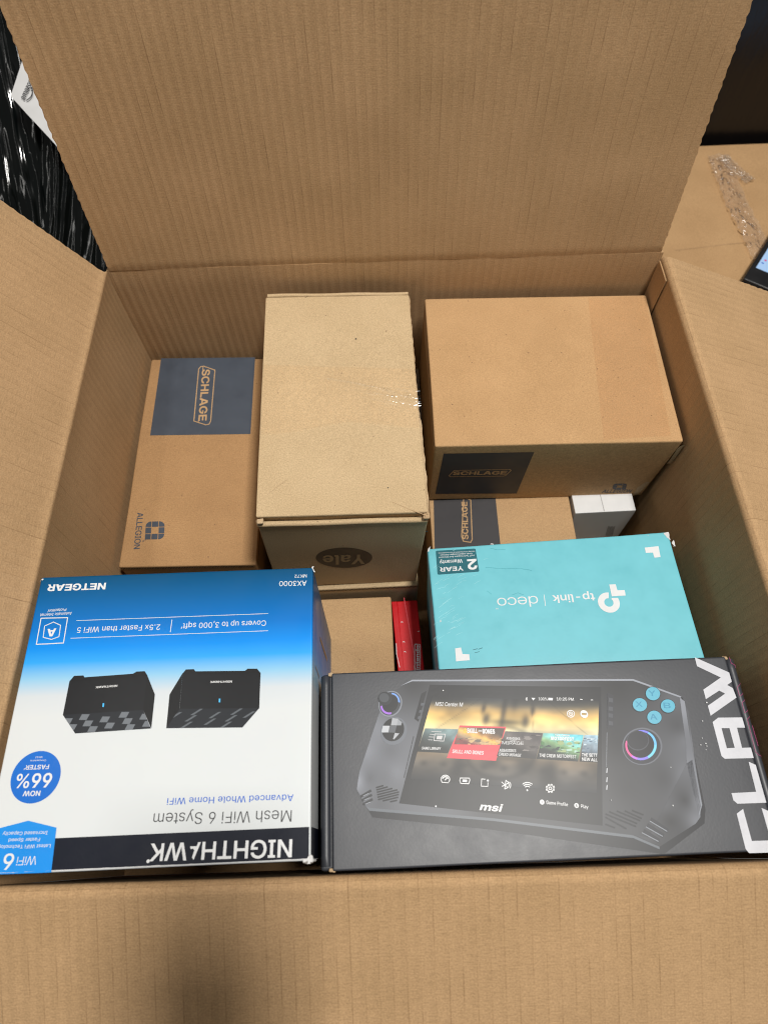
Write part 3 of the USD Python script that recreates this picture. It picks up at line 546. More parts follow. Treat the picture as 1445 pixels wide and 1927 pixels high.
# printed pictures of the two routers
NT = tinted('router_print', .36, .25)
def router(front, ridge, low_, side, pads, pad_c, txt, led, lab):
    f0 = ne.put('router_picture', 'top', ne.poly('top', front, A4), NT, 1, None, lab, tint=lambda p: np.repeat([lin(17, 19, 23)], len(p), 0))
    k = 3; ne_put = lambda n, pts, col, ly: ne.put(n, 'top', ne.poly('top', pts, A4), NT, ly, f0, tint=lambda p: np.repeat([lin(*col)], len(p), 0))
    ne_put('rear_edge', ridge, (14, 15, 18), 2); ne_put('side_facet', side, (9, 11, 14), 2); ne_put('lower_facet', low_, (30, 34, 40), 2)
    reg = ne.poly('top', low_, A4)
    gs = [ne.poly('top', p, A4).intersection(reg) for p in pads]
    ne.put('facet_tile', 'top', [x for x in gs if x.area > 1e-8], NT, 3, f0, tint=lambda p: np.repeat([lin(*pad_c)], len(p), 0))
    ne.put('lettering', 'top', ne.text('top', 'NIGHTHAWK', A4(*txt[0]), A4(*txt[1]), (0, 14 * .27), weight=700), WHITE, 3, f0)
    ne.put('led_mark', 'top', ne.poly('top', [(led[0] - 5, led[1] - 13), (led[0] + 6, led[1] - 13), (led[0] + 4, led[1] + 13), (led[0] - 7, led[1] + 13)], A4), LED, 3, f0)
T4 = lambda x, y, w=62, h=36, sk=-18: [(x - w / 2 - sk / 2, y - h / 2), (x + w / 2 - sk / 2, y - h / 2), (x + w / 2 + sk / 2, y + h / 2), (x - w / 2 + sk / 2, y + h / 2)]
lite = [T4(x, y, 54, 40, -22) for x, y in ((182, 408), (325, 424), (458, 392), (207, 452), (358, 467), (482, 436), (240, 492), (500, 478), (602, 405), (622, 455), (65, 436), (95, 478))]
router([(78, 155), (620, 115), (600, 358), (32, 392)], [(78, 158), (110, 120), (175, 117), (182, 130), (520, 105), (545, 90), (602, 87), (622, 118)], [(32, 392), (592, 358), (645, 487), (118, 522)], [(620, 115), (673, 250), (648, 487), (592, 358)],
       lite, (112, 118, 125), ((413, 182), (262, 193)), (315, 324), 'router picture on the left of the print')
line4 = lambda x, y: [(x + 26, y - 22), (x + 40, y - 22), (x - 22, y + 22), (x - 36, y + 22)]
pads = [[(x + 24, y - 22), (x + 44, y - 22), (x - 24, y + 22), (x - 46, y + 22)] for x, y in ((965, 372), (1092, 394), (1243, 370), (925, 416), (1058, 440), (1205, 416), (895, 462), (1168, 462), (1330, 390), (820, 395))]
router([(865, 102), (1410, 97), (1400, 348), (845, 352)], [(865, 104), (890, 75), (945, 73), (955, 88), (1300, 85), (1320, 70), (1385, 70), (1410, 100)], [(845, 350), (1400, 345), (1283, 480), (752, 485)], [(865, 102), (775, 250), (752, 485), (845, 350)],
       pads, (96, 102, 108), ((1212, 153), (1060, 156)), (1125, 292), 'router picture on the right of the print')
ne.put('side_print', 'right', [ne.line('right', [(310 + 14 * k, 1050 + 42 * k), (322 + 14 * k, 1085 + 45 * k)], .0035, zoomed(560, 1060, .13495)) for k in range(7)], ORANGE, 1)
ne.put('side_lettering', 'right', [ne.line('right', [(245 + 9 * k, 1440 + 26 * k), (252 + 9 * k, 1462 + 27 * k)], .0022, zoomed(560, 1060, .13495)) for k in range(6)], GREYT, 1)
ne.put('worn_edge', 'top', jag([(x0, -ne.d / 2 + .0008), (x1, -ne.d / 2 + .0008), (x1, -ne.d / 2 + .00115), (x0, -ne.d / 2 + .00115)], .00012, 50, 6), GREYW, 2)
for i, pts in enumerate([[(1322, 39), (1336, 37), (1338, 66), (1332, 52)], [(170, 98), (182, 90), (190, 91), (178, 97)], [(1300, 1276), (1318, 1262), (1326, 1292), (1306, 1296)]]): ne.put('torn_corner', 'top', jag([tuple(ne.at('top', *Z1(*p))) for p in pts], .0005, 5, i), PAPER, 4)
fray = rounded_block((ne.w / 2 - .005, -ne.d / 2 - .0012, ne.h - .007), (ne.w / 2 + .001, -ne.d / 2 + .003, ne.h + .0004), .0012, .0015, .0022, 21, 420.)
obj('frayed_corner', fray, PAPER, ne.t, smooth=True)
obj('frayed_edge', tube([(ne.w / 2 - .0002, -ne.d / 2 - .0002, ne.h - .004 - .002 * k) for k in range(16)], [.0005 + .0004 * (k % 3 == 0) for k in range(16)], 5), PAPER, ne.t)

# ------------------------------------------------------------------ black handheld-console box
cl = Carton('console_box', 'long black box with a picture of a handheld game console, front right', 'box', .3803, .0712, -.04, .73, .10, .69, .3235, .1352, .1575, seed=16, amp=.0006)
LI, RI = .0085, .0075
cl.body(CLAW, .003, (0, 0, 0, 0, .0032))
obj('lid', rounded_block((-cl.w / 2 + LI, -cl.d / 2, cl.h - .006), (cl.w / 2 - RI, cl.d / 2, cl.h), .0016, .012, .0006, 16), CLAW, cl.t, smooth=True)
obj('side_roll', tube([(-cl.w / 2 + .0041, y, cl.h - .0046) for y in np.linspace(-cl.d / 2 + .003, cl.d / 2 - .002, 20)], .0037, 12), CLAW, cl.t, smooth=True)
rr_ = obj('side_roll', tube([(cl.w / 2 - .0036, y, cl.h - .0048) for y in np.linspace(-cl.d / 2 + .002, cl.d / 2 - .002, 20)], .0034, 12), CLAW, cl.t, smooth=True)
for sx, sy, k in ((-1, -1, 1), (-1, 1, 2), (1, 1, 3)):
    cx = sx * (cl.w / 2) - sx * (LI if sx < 0 else RI)
    obj('torn_corner', rounded_block((cx - .0022, sy * (cl.d / 2 - .0008) - .0012, cl.h - .0052), (cx + .0018, sy * (cl.d / 2 - .0008) + .0012, cl.h - .0010), .0008, .0012, .0012, 40 + k, 420.), K_TORN, cl.t, smooth=True)
hexs = [[(415, 143), (432, 195), (460, 200), (487, 220)], [(520, 338), (475, 375), (495, 443), (543, 412)], [(557, 462), (512, 490), (533, 570), (578, 540)], [(592, 588), (552, 615), (615, 862), (640, 888), (680, 895)], [(612, 660), (655, 815)]]
o_, u_, v_ = cl.face('top')
for pts in hexs:
    loc = [cl.at('top', *A9(*p)) for p in pts]; wl = []
    for (x, y) in loc:
        xx = np.clip(x - (cl.w / 2 - .0036), -.0030, .0034); wl.append((cl.w / 2 - .0036 + xx * .98, y, cl.h - .0048 + math.sqrt(max(.0036 ** 2 - xx * xx, 1e-8))))
    fine_ = [A(wl[i]) + (A(wl[i + 1]) - A(wl[i])) * t_ for i in range(len(wl) - 1) for t_ in np.linspace(0, 1, 6)[:-1]] + [A(wl[-1])]
    fine_ = [A([p[0], p[1], cl.h - .0048 + math.sqrt(max(.0036 ** 2 - (p[0] - cl.w / 2 + .0036) ** 2, 1e-8))]) for p in fine_]
    obj('printed_line', tube(fine_, .00012, 5), PINK, rr_)
# the big white word
W_ = [(148, 150), (408, 265), (428, 335), (393, 360), (435, 383), (463, 455), (268, 592), (247, 517), (378, 425), (333, 402), (232, 467), (213, 395), (345, 303), (165, 217)]
A_ = [(283, 640), (325, 607), (505, 605), (528, 683), (467, 683), (505, 835), (580, 833), (597, 912), (375, 918), (350, 898)]
L_ = [(555, 940), (610, 965), (693, 1250), (470, 1258), (440, 1232), (425, 1178), (612, 1168)]
C_ = [(513, 1297), (465, 1333), (533, 1600), (560, 1632), (800, 1625), (725, 1322), (653, 1290), (708, 1480), (722, 1535), (580, 1540)]
LIM = sbox(-1, -1, cl.w / 2 - RI - .0005, 1)
for pts in (W_, A_, L_, C_):
    gm = cl.poly('top', pts, A9)
    if pts is A_: gm = gm.difference(cl.poly('top', [(350, 686), (410, 686), (450, 835), (390, 838)], A9))
    cl.put('title_letter', 'top', gm.intersection(LIM), SILVER, 1)
# printed picture of the console
def flat(col): return lambda p: np.repeat([lin(*col)], len(p), 0)
def gp(name, pts, col, ly, z=Z2, par=None, lab=None, sm=0): return cl.put(name, 'top', cl.poly('top', pts, z, sm), GUN, ly, par, lab, tint=col if callable(col) else flat(col), fine=.004 if callable(col) else 0)
def shade(*ctrl):
    """Smooth mix of print tones: (x, y in zoom 2, tone) control points."""
    P_ = A([cl.at('top', *Z2(x, y)) for x, y, _ in ctrl]); V_ = A([v for *_, v in ctrl], float)
    def fn(p):
        w_ = 1 / (np.linalg.norm(p[:, None] - P_[None], axis=2) + .006) ** 3; t_ = (w_ @ V_) / w_.sum(1) * 1.04
        return A([lin(v * .97, v, v * 1.07) for v in t_])
    return fn
pic = gp('console_shadow_rim', [(150, 505), (172, 545), (560, 585), (1110, 664), (1240, 565), (1243, 520), (1170, 160), (1012, 101), (300, 103)], (36, 38, 43), 1, lab='thin lower rim of the printed console')
fr = gp('console_picture', [(300, 104), (1010, 102), (1163, 156), (1188, 205), (1228, 505), (1226, 545), (1212, 565), (1095, 640), (1010, 603), (560, 548), (165, 515), (150, 508), (122, 455), (130, 400), (192, 215), (205, 180), (240, 138)],
        shade((300, 112, 52), (230, 150, 70), (182, 260, 120), (150, 330, 128), (123, 430, 150), (150, 500, 96), (165, 420, 84), (230, 330, 92), (300, 330, 106), (250, 400, 118), (270, 470, 100), (210, 420, 96), (200, 500, 84), (600, 530, 60), (950, 130, 44), (1060, 115, 52), (1140, 165, 88), (950, 300, 50), (980, 450, 56), (1100, 420, 62), (1150, 250, 66), (1185, 300, 104), (1195, 420, 112), (1222, 520, 118), (1090, 620, 56), (1010, 590, 70), (930, 590, 64), (940, 540, 66)), 2, par=None, sm=.0006)
gp('top_highlight', [(300, 102), (1010, 100), (1165, 156), (1162, 160), (1010, 106), (300, 107), (262, 122)], (150, 155, 166), 3, par=fr)
gp('grip_facet', [(1182, 372), (1060, 610), (1015, 602), (1095, 640), (1212, 565), (1228, 510), (1200, 360)], shade((1182, 372, 96), (1110, 500, 84), (1060, 600, 78), (1222, 500, 116), (1130, 560, 46), (1175, 490, 50), (1150, 600, 62), (1095, 636, 58), (1215, 555, 118)), 3, par=fr)
gp('grip_edge', [(1160, 160), (1176, 172), (1195, 300), (1232, 505), (1222, 540), (1212, 500), (1182, 372), (1180, 310)], shade((1165, 170, 135), (1190, 300, 105), (1215, 440, 118), (1228, 520, 140)), 3, par=fr)
gp('lower_rim', [(150, 508), (165, 515), (560, 548), (1010, 603), (1095, 640), (1095, 648), (1010, 612), (560, 557), (162, 524)], (104, 110, 118), 3, par=fr)
bz = gp('bezel', [(357, 118), (907, 126), (912, 572), (258, 500)], (33, 35, 39), 3, par=fr)
# the picture on its screen: a hazy golden sky over dark haze, painted as vertex colours on a fine grid
nu, nv = 96, 72; U_, V_ = np.meshgrid(np.linspace(0, 1, nu), np.linspace(0, 1, nv), indexing='ij')
q4 = A([(198, 118), (1358, 150), (1340, 790), (42, 690)], float)
PXY = (q4[0] * ((1 - U_) * (1 - V_))[..., None] + q4[1] * (U_ * (1 - V_))[..., None] + q4[2] * (U_ * V_)[..., None] + q4[3] * ((1 - U_) * V_)[..., None]).reshape(-1, 2)
LOC = A([cl.at('top', *A2(*p)) for p in PXY]); u1, v1 = U_.ravel(), V_.ravel()
n1 = meshkit.fbm(np.c_[u1 * 3, v1 * 6, 0 * u1], 4, 3); n2 = meshkit.fbm(np.c_[u1 * 6, v1 * 5, 0 * u1 + 5], 3, 8)
def ramp(t_, st): return np.stack([np.interp(t_, [s for s, _ in st], [c[k] for _, c in st]) for k in range(3)], 1)
col = ramp(v1 + .10 * (n1 - .5), [(0, (40, 43, 46)), (.05, (70, 68, 60)), (.12, (150, 128, 88)), (.20, (206, 168, 96)), (.27, (226, 196, 124)), (.35, (232, 214, 160)), (.42, (178, 182, 164)), (.48, (112, 112, 102)), (.6, (150, 136, 112)), (.7, (112, 98, 80)), (.82, (92, 86, 78)), (1, (36, 38, 42))])
col = col * (.62 + .76 * n2[:, None]) * (1 - .35 * np.exp(-((np.hypot((u1 - .46) * 1.6, v1 - .62) - .30) / .03) ** 2))[:, None]
for k_ in range(9): col = col * (1 - .35 * np.exp(-((np.hypot((u1 - .05 - .11 * k_), (v1 - .80) * .6)) / .022) ** 2) * (v1 > .6))[:, None]
for (mx, my, sx_, sy_, k) in ((.44, .12, .016, .3, .55), (.50, .02, .02, .1, .4), (.32, .12, .014, .06, .6), (.345, .24, .022, .07, .65), (.61, .12, .014, .06, .6), (.575, .25, .022, .08, .6), (.46, .27, .10, .035, .5), (.24, .84, .035, .14, .7), (.42, .74, .05, .07, .55), (.60, .74, .05, .08, .55), (.74, .84, .045, .16, .7), (.52, .68, .12, .03, .4)):
    col = col * (1 - k * np.exp(-((u1 - mx) / sx_) ** 2 - ((v1 - my) / sy_) ** 2))[:, None]
for (l0, l1) in (((.28, .02), (.05, .42)), ((.70, .02), (.97, .42)), ((.60, .02), (.63, .40))):
    d_ = np.abs((u1 - l0[0]) - (l1[0] - l0[0]) * (v1 - l0[1]) / (l1[1] - l0[1])); col = col * (1 - .18 * np.exp(-(d_ / .004) ** 2) * (v1 < .42))[:, None]
col = np.clip(col, 8, 250); tin = A([lin(*c) for c in col])
zz = cl.h + .00008 + .00011 * 4; pp = np.c_[LOC, np.full(len(LOC), zz)]; pp[:, 2] += cl.amp * (meshkit.fbm(np.c_[LOC, np.full(len(LOC), cl.h)] * 11. + cl.seed * 3.7, 2, cl.seed) - .5) * 2
ids = np.arange(nu * nv).reshape(nu, nv); qd = np.stack([ids[:-1, :-1], ids[:-1, 1:], ids[1:, 1:], ids[1:, :-1]], -1).reshape(-1, 4)
obj('screen_picture', (pp, qd), GUN, fr, smooth=True, tint=tin)
SP = lambda name, pts, col_, ly=5: cl.put(name, 'top', cl.poly('top', pts, A2), GUN, ly, fr, tint=col_ if callable(col_) else flat(col_), fine=.0022 if callable(col_) else 0)
def vgrad(ptop, pbot, st):
    a_, b_ = cl.at('top', *A2(*ptop)), cl.at('top', *A2(*pbot)); e_ = (b_ - a_) / ((b_ - a_) @ (b_ - a_))
    return lambda p: A([lin(*c) for c in np.clip(ramp((p - a_) @ e_, st) * (.8 + .45 * meshkit.fbm(np.c_[p * 330., 0 * p[:, :1]], 3, 2))[:, None], 4, 250)])
SP('game_tile', [(148, 338), (384, 345), (306, 512), (92, 500)], vgrad((240, 338), (200, 508), [(0, (120, 146, 148)), (.35, (84, 100, 102)), (.7, (46, 52, 52)), (1, (34, 38, 38))]))
SP('game_tile', [(388, 318), (712, 328), (640, 565), (298, 545)], (226, 72, 84))
SP('game_tile', [(705, 358), (967, 372), (918, 552), (645, 532)], vgrad((830, 362), (780, 545), [(0, (72, 68, 70)), (.4, (96, 90, 88)), (.7, (44, 42, 42)), (1, (28, 30, 32))]))
SP('game_tile', [(971, 372), (1250, 385), (1210, 570), (922, 552)], vgrad((1110, 376), (1070, 560), [(0, (96, 190, 205)), (.3, (130, 200, 190)), (.45, (120, 160, 110)), (.65, (80, 110, 84)), (.8, (34, 40, 42)), (1, (28, 31, 34))]))
SP('game_tile', [(1256, 385), (1350, 388), (1345, 576), (1222, 570)], vgrad((1300, 386), (1285, 572), [(0, (150, 185, 205)), (.4, (140, 160, 175)), (.65, (90, 105, 120)), (.8, (40, 44, 48)), (1, (30, 32, 35))]))
def detail(reg, n_, cols, sz, seed_):
    """Small loose shapes inside a tile, standing in for its busy picture."""
    q_ = np.random.default_rng(seed_); rg_ = cl.poly('top', reg, A2)
    bx_ = rg_.bounds; out_ = {}
    for k_ in range(n_):
        x_, y_ = q_.uniform(bx_[0], bx_[2]), q_.uniform(bx_[1], bx_[3]); s_ = q_.uniform(.4, 1) * sz
        a_ = np.sort(q_.uniform(0, 6.28, 7)); g_ = Polygon([(x_ + s_ * 1.8 * math.cos(t_) * q_.uniform(.5, 1), y_ + s_ * .7 * math.sin(t_) * q_.uniform(.5, 1)) for t_ in a_]).buffer(0).intersection(rg_)
        out_.setdefault(k_ % len(cols), []).append(g_)
    for k_, g_ in out_.items(): cl.put('tile_detail', 'top', unary_union(g_), GUN, 6 + k_ * .3, fr, tint=flat(cols[k_]))
SP('tile_picture', [(384, 330), (702, 338), (668, 455), (348, 450)], vgrad((540, 334), (505, 462), [(0, (72, 60, 52)), (.3, (150, 110, 66)), (.5, (232, 180, 90)), (.75, (160, 140, 110)), (1, (120, 60, 56))]), 6)
detail([(372, 405), (690, 410), (668, 455), (352, 450)], 26, [(60, 50, 44), (104, 92, 80), (200, 170, 120)], .0022, 4)
detail([(840, 372), (955, 378), (930, 500), (800, 495)], 16, [(128, 122, 120), (60, 56, 56), (90, 86, 84)], .0030, 5)
detail([(960, 410), (1236, 425), (1222, 510), (940, 500)], 44, [(70, 120, 70), (170, 205, 190), (40, 56, 54), (150, 170, 120)], .0020, 6)
detail([(1252, 405), (1348, 410), (1346, 500), (1236, 500)], 18, [(196, 212, 222), (90, 110, 130), (120, 140, 156)], .0018, 7)
CTX = lambda s_, a_, b_, c_, wt=500, z=A2, k=.2699, lean=0., m=WHITE, ly=8: cl.put('lettering', 'top', cl.text('top', s_, z(*a_), z(*b_), (0, -c_ * k), weight=wt, lean=lean), m, ly, fr)
CTX('MSI Center M', (217, 182), (412, 187), 27, 500, lean=.22); CTX('100%', (937, 143), (998, 145), 20, 600); CTX('10:25 PM', (1063, 144), (1182, 147), 20, 600); CTX('×', (1298, 146), (1316, 147), 14, 600)
cl.put('lettering', 'top', cl.line('top', [(1224, 137), (1242, 138)], .0006, A2), WHITE, 8, fr)
CTX('GAME LIBRARY', (123, 486), (257, 490), 19, 600, lean=.2); CTX('SKULL', (440, 371), (512, 373), 33, 900); CTX('AND', (517, 362), (543, 363), 12, 700); CTX('BONES', (547, 375), (633, 378), 33, 900)
CTX('SKULL AND BONES', (336, 511), (555, 523), 25, 650, lean=.2); CTX("ASSASSIN'S", (712, 416), (808, 420), 16, 700); CTX('CREED', (738, 430), (782, 432), 9, 600); CTX('MIRAGE', (684, 450), (834, 455), 22, 400)
CTX("ASSASSIN'S", (662, 502), (780, 505), 20, 600, lean=.2); CTX('CREED MIRAGE', (658, 528), (815, 538), 20, 600, lean=.2); CTX('THE CREW', (1050, 393), (1152, 397), 12, 800); CTX('MOTORFEST', (1020, 420), (1185, 428), 24, 900, lean=.2)
CTX('THE CREW MOTORFEST', (943, 538), (1200, 549), 23, 600, lean=.2); CTX('THE SETT', (1238, 534), (1345, 538), 22, 650, lean=.15); CTX('NEW ALL', (1238, 564), (1345, 570), 22, 650, lean=.15)
for s_, a_, b_ in (('Game Profile', (988, 866), (1140, 882)), ('Play', (1230, 893), (1282, 898))): CTX(s_, a_, b_, 24, 600)
for (x, y), s_ in (((960, 853), 'X'), ((1200, 877), 'A')):
    cl.put('button_mark', 'top', cl.disc('top', A2(x, y), A2(x + 16, y)), WHITE, 8, fr); CTX(s_, (x - 7, y + 9), (x + 7, y + 10), 18, 700, m=BLACK_INK, ly=9)
cl.put('skull_mark', 'top', [cl.disc('top', A2(426, 347), A2(435, 347)), cl.line('top', [(414, 356), (438, 372)], .0006, A2), cl.line('top', [(438, 356), (414, 372)], .0006, A2)], YELLOW, 8, fr)
cl.put('console_logo', 'top', cl.text('top', 'msi', A2(524, 908), A2(690, 922), (6, -52 * .27), weight=800, lean=.25), WHITE, 8, fr)
# row of icons, status marks
ln = lambda pts, w_=.0005: cl.line('top', pts, w_, A2)
dr = lambda c_, r_, w_=.0005, a0=0, a1=360: LineString([cl.at('top', *A2(c_[0] + r_ * math.cos(math.radians(t_)), c_[1] - r_ * .95 * math.sin(math.radians(t_)))) for t_ in np.linspace(a0, a1, 28)]).buffer(w_ / 2)
icons = {'gauge_icon': [dr((288, 694), 30, .0006, -35, 215), ln([(262, 715), (312, 718)]), ln([(284, 700), (302, 682)], .0007), dr((288, 694), 19, .0008, 20, 160)],
         'console_icon': [ln([(392, 685), (455, 686), (458, 700), (450, 725), (396, 723), (388, 705), (392, 685)]), cl.poly('top', [(405, 692), (442, 694), (440, 717), (404, 715)], A2).buffer(-.0003)],
         'window_icon': [ln([(566, 694), (540, 692), (537, 742), (582, 744), (584, 716)]), cl.disc('top', A2(583, 703), A2(590, 703))],
         'bluetooth_icon': [ln([(678, 712), (722, 752), (700, 762), (708, 702), (730, 718), (680, 745)]), dr((704, 735), 26, .0005, -35, 35), dr((704, 735), 38, .0005, -35, 35)],
         'wifi_icon': [dr((858, 764), 50, .0006, 50, 130), dr((858, 764), 36, .0006, 50, 130), dr((858, 764), 22, .0006, 50, 130), cl.disc('top', A2(857, 770), A2(863, 770))],
         'gear_icon': [dr((1017, 757), 24, .0006), dr((1017, 757), 10, .0006)] + [ln([(1017 + 23 * math.cos(t_), 757 + 23 * math.sin(t_)), (1017 + 32 * math.cos(t_), 757 + 32 * math.sin(t_))], .0012) for t_ in np.arange(8) * .785 + .39],
         'status_icon': [ln([(846, 128), (860, 140), (853, 146), (853, 122), (860, 127), (846, 140)], .0003), cl.poly('top', [(886, 126), (914, 127), (900, 145)], A2), cl.poly('top', [(1004, 126), (1036, 127), (1035, 144), (1003, 143)], A2)],
         'round_icon': [dr((1160, 238), 25, .0006), dr((1160, 238), 13, .0006), cl.disc('top', A2(1160, 238), A2(1165, 238))],
         'round_icon_': [cl.disc('top', A2(1253, 240), A2(1280, 240)).difference(cl.poly('top', [(1236, 232), (1270, 233), (1268, 248), (1238, 247)], A2))],
         'library_icon': [ln([(215, 378), (288, 380), (276, 428), (208, 424), (215, 378)]), cl.poly('top', [(230, 390), (268, 391), (264, 416), (226, 414)], A2)] + [ln(p, .0004) for p in ([(190, 360), (260, 364)], [(180, 380), (212, 382)], [(174, 398), (206, 400)], [(168, 418), (200, 420)])]}
for nm, gs in icons.items(): cl.put(nm.rstrip('_'), 'top', gs, WHITE if nm != 'library_icon' else GREYW, 8, fr)
# sticks, buttons, vents and side keys of the printed console
def ell_(c_, rx, ry, z, rot=0.):
    P0, P1, P2 = (cl.at('top', *z(*p)) for p in (c_, (c_[0] + rx * math.cos(rot), c_[1] + rx * math.sin(rot)), (c_[0] - ry * math.sin(rot), c_[1] + ry * math.cos(rot)))); e1, e2 = P1 - P0, P2 - P0
    return affinity.affine_transform(Point(0, 0).buffer(1, 28), [e1[0], e2[0], e1[1], e2[1], *P0])
E_ = lambda nm, g_, col_, ly: cl.put(nm, 'top', g_, GUN, ly, fr, tint=flat(col_))
E_('stick_ring', ell_((448, 330), 130, 152, A1, .45), (128, 133, 143), 3.3); E_('stick_well', ell_((446, 328), 118, 138, A1, .45), (60, 63, 70), 3.6)
arc_l = ell_((446, 328), 108, 126, A1, .45).difference(ell_((446, 325), 88, 106, A1, .45))
E_('stick_glow', arc_l.intersection(cl.poly('top', [(450, 180), (600, 180), (600, 330), (500, 300)], A1)), (120, 165, 235), 4); E_('stick_glow', arc_l.intersection(cl.poly('top', [(330, 360), (360, 350), (460, 400), (460, 480), (330, 480)], A1)), (165, 110, 220), 4)
E_('stick_hub', ell_((450, 330), 84, 102, A1, .45), (28, 30, 34), 4.3); E_('stick_cap', ell_((388, 270), 80, 76, A1, .3), (40, 43, 48), 4.6); E_('stick_cap', ell_((378, 262), 56, 52, A1, .3), (70, 74, 80), 5)
E_('pad_ring', ell_((488, 637), 146, 165, A1, .5), (108, 113, 122), 3.3); pd = ell_((480, 622), 122, 136, A1, .5); E_('direction_pad', pd, (24, 26, 30), 3.6)
for k, (pts, cc) in enumerate([([(470, 490), (535, 500), (520, 575), (455, 575)], (168, 172, 178)), ([(365, 580), (440, 580), (425, 655), (345, 655)], (190, 194, 200)), ([(440, 580), (520, 580), (500, 660), (425, 655)], (92, 96, 102)), ([(500, 660), (550, 668), (490, 735), (478, 730)], (176, 180, 186)), ([(535, 500), (580, 540), (570, 575), (520, 575)], (150, 155, 162))]):
    E_('pad_tile', cl.poly('top', pts, A1).intersection(pd.buffer(.0004)), cc, 4 + .2 * (k % 2))
o3 = ell_((593, 742), 207, 196, A3); E_('stick_ring', o3, (104, 108, 118), 3.3); E_('stick_well', ell_((590, 745), 192, 182, A3), (56, 58, 65), 3.6)
rg3 = ell_((580, 730), 162, 158, A3).difference(ell_((576, 727), 140, 137, A3))
for k, (s0, s1, cc) in enumerate([(-60, 0, (110, 190, 240)), (0, 60, (120, 210, 240)), (60, 105, (140, 130, 235)), (105, 130, (190, 120, 225)), (130, 196, (240, 100, 160)), (-100, -60, (130, 130, 240))]):
    wedge = cl.poly('top', [(580, 730)] + [(580 + 230 * math.cos(math.radians(t_)), 730 + 230 * math.sin(math.radians(t_))) for t_ in np.linspace(s0, s1, 8)], A3)
    E_('stick_glow', rg3.intersection(wedge), cc, 4)
E_('stick_hub', ell_((576, 727), 138, 135, A3), (38, 39, 44), 4.3); E_('stick_cap', ell_((548, 684), 114, 104, A3), (76, 79, 87), 4.6); E_('stick_cap', ell_((548, 680), 106, 96, A3), (48, 50, 56), 5)
for (x, y), s_ in (((702, 200), 'Y'), ((567, 315), 'X'), ((857, 328), 'B'), ((717, 445), 'A')):
    E_('button_rim', ell_((x, y), 80, 76, A3, .3), (32, 42, 50), 3.5)
    cl.put('face_button', 'top', ell_((x + 2, y - 2), 74, 68, A3, .3), CYAN, 4, fr); CTX(s_, (x - 38, y + 20), (x + 32, y + 22), 56, 500, A3, .1817, m=CYAN_D, ly=5)
for k in range(8):
    a_, b_ = [(370, 1258), (420, 1272), (472, 1290), (528, 1306), (548, 1330), (545, 1358), (538, 1390), (525, 1425)][k], [(286, 1282), (290, 1308), (296, 1334), (300, 1362), (302, 1390), (308, 1418), (362, 1432), (445, 1442)][k]
    E_('vent_slot', cl.line('top', [a_, b_], .0010, A1), (30, 32, 36), 3.5)
for k in range(3):
    E_('vent_slot', cl.line('top', [(232 + 8 * k, 1312 + 50 * k), (112 + 14 * k, 1384 + 44 * k)], .0016, A1), (38, 41, 46), 3.5); E_('vent_glint', cl.line('top', [(205 + 10 * k, 1345 + 50 * k), (140 + 12 * k, 1376 + 46 * k)], .0003, A1), (170, 176, 184), 3.8)
for k in range(6):
    a_, b_ = [(488, 1408), (412, 1412), (332, 1415), (252, 1420), (215, 1445), (213, 1478)][k], [(606, 1455), (588, 1492), (572, 1515), (540, 1545), (530, 1575), (430, 1598)][k]
    E_('vent_slot', cl.line('top', [a_, b_], .0011, A3), (36, 38, 43), 3.5)
E_('vent_slot', cl.line('top', [(212, 1550), (312, 1588)], .0011, A3), (36, 38, 43), 3.5)
for k in range(3):
    E_('vent_slot', cl.line('top', [(680 - 36 * k, 1500 + 60 * k), (858 - 45 * k, 1622 + 52 * k)], .0030, A3), (48, 51, 57), 3.5); E_('vent_glint', cl.line('top', [(670 - 40 * k, 1518 + 60 * k), (850 - 45 * k, 1625 + 52 * k)], .0005, A3), (150, 156, 166), 3.8)
gp('side_keys', [(860, 182), (800, 215), (720, 500), (768, 535)], (32, 34, 38), 3.5, A1, fr)
for y in (320, 400, 470): E_('key_mark', cl.poly('top', [(765 + (470 - y) * .22, y), (808 + (470 - y) * .22, y + 5), (795 + (470 - y) * .22, y + 35), (755 + (470 - y) * .22, y + 30)], A1), (84, 88, 96), 4)
for k in range(5): E_('side_rib', cl.line('top', [(712 - 22 * k, 700 + 95 * k), (690 - 22 * k, 790 + 95 * k)], .0006, A1), (48, 50, 56), 3.5)
gp('side_keys', [(230, 185), (295, 215), (300, 540), (245, 545), (228, 560)], (52, 54, 60), 3.5, A3, fr)
for y in (240, 330, 400, 480): E_('key_mark', cl.poly('top', [(245, y), (290, y + 8), (290, y + 50), (245, y + 42)], A3), (74, 77, 84), 4)
E_('side_rib', cl.line('top', [(228, 600), (222, 960)], .0004, A3), (130, 134, 142), 3.5)
for y in (970, 1065, 1145): E_('key_glint', cl.line('top', [(230, y), (224, y + 50)], .0007, A3), (200, 204, 210), 3.8)
cl.put('dust', 'top', [cl.disc('top', A3(x, y), A3(x + r_, y)) for x, y, r_ in ((1258, 292, 7), (1215, 483, 5), (1210, 660, 4), (1195, 730, 5), (1248, 715, 6), (1258, 742, 5), (1250, 780, 4), (908, 1358, 6), (885, 962, 4), (268, 1302, 4))] + [cl.disc('top', A1(x, y), A1(x + r_, y)) for x, y, r_ in ((1045, 182, 7), (963, 1493, 9))], WHITE, 9).SetCustomDataByKey('kind', 'stuff')

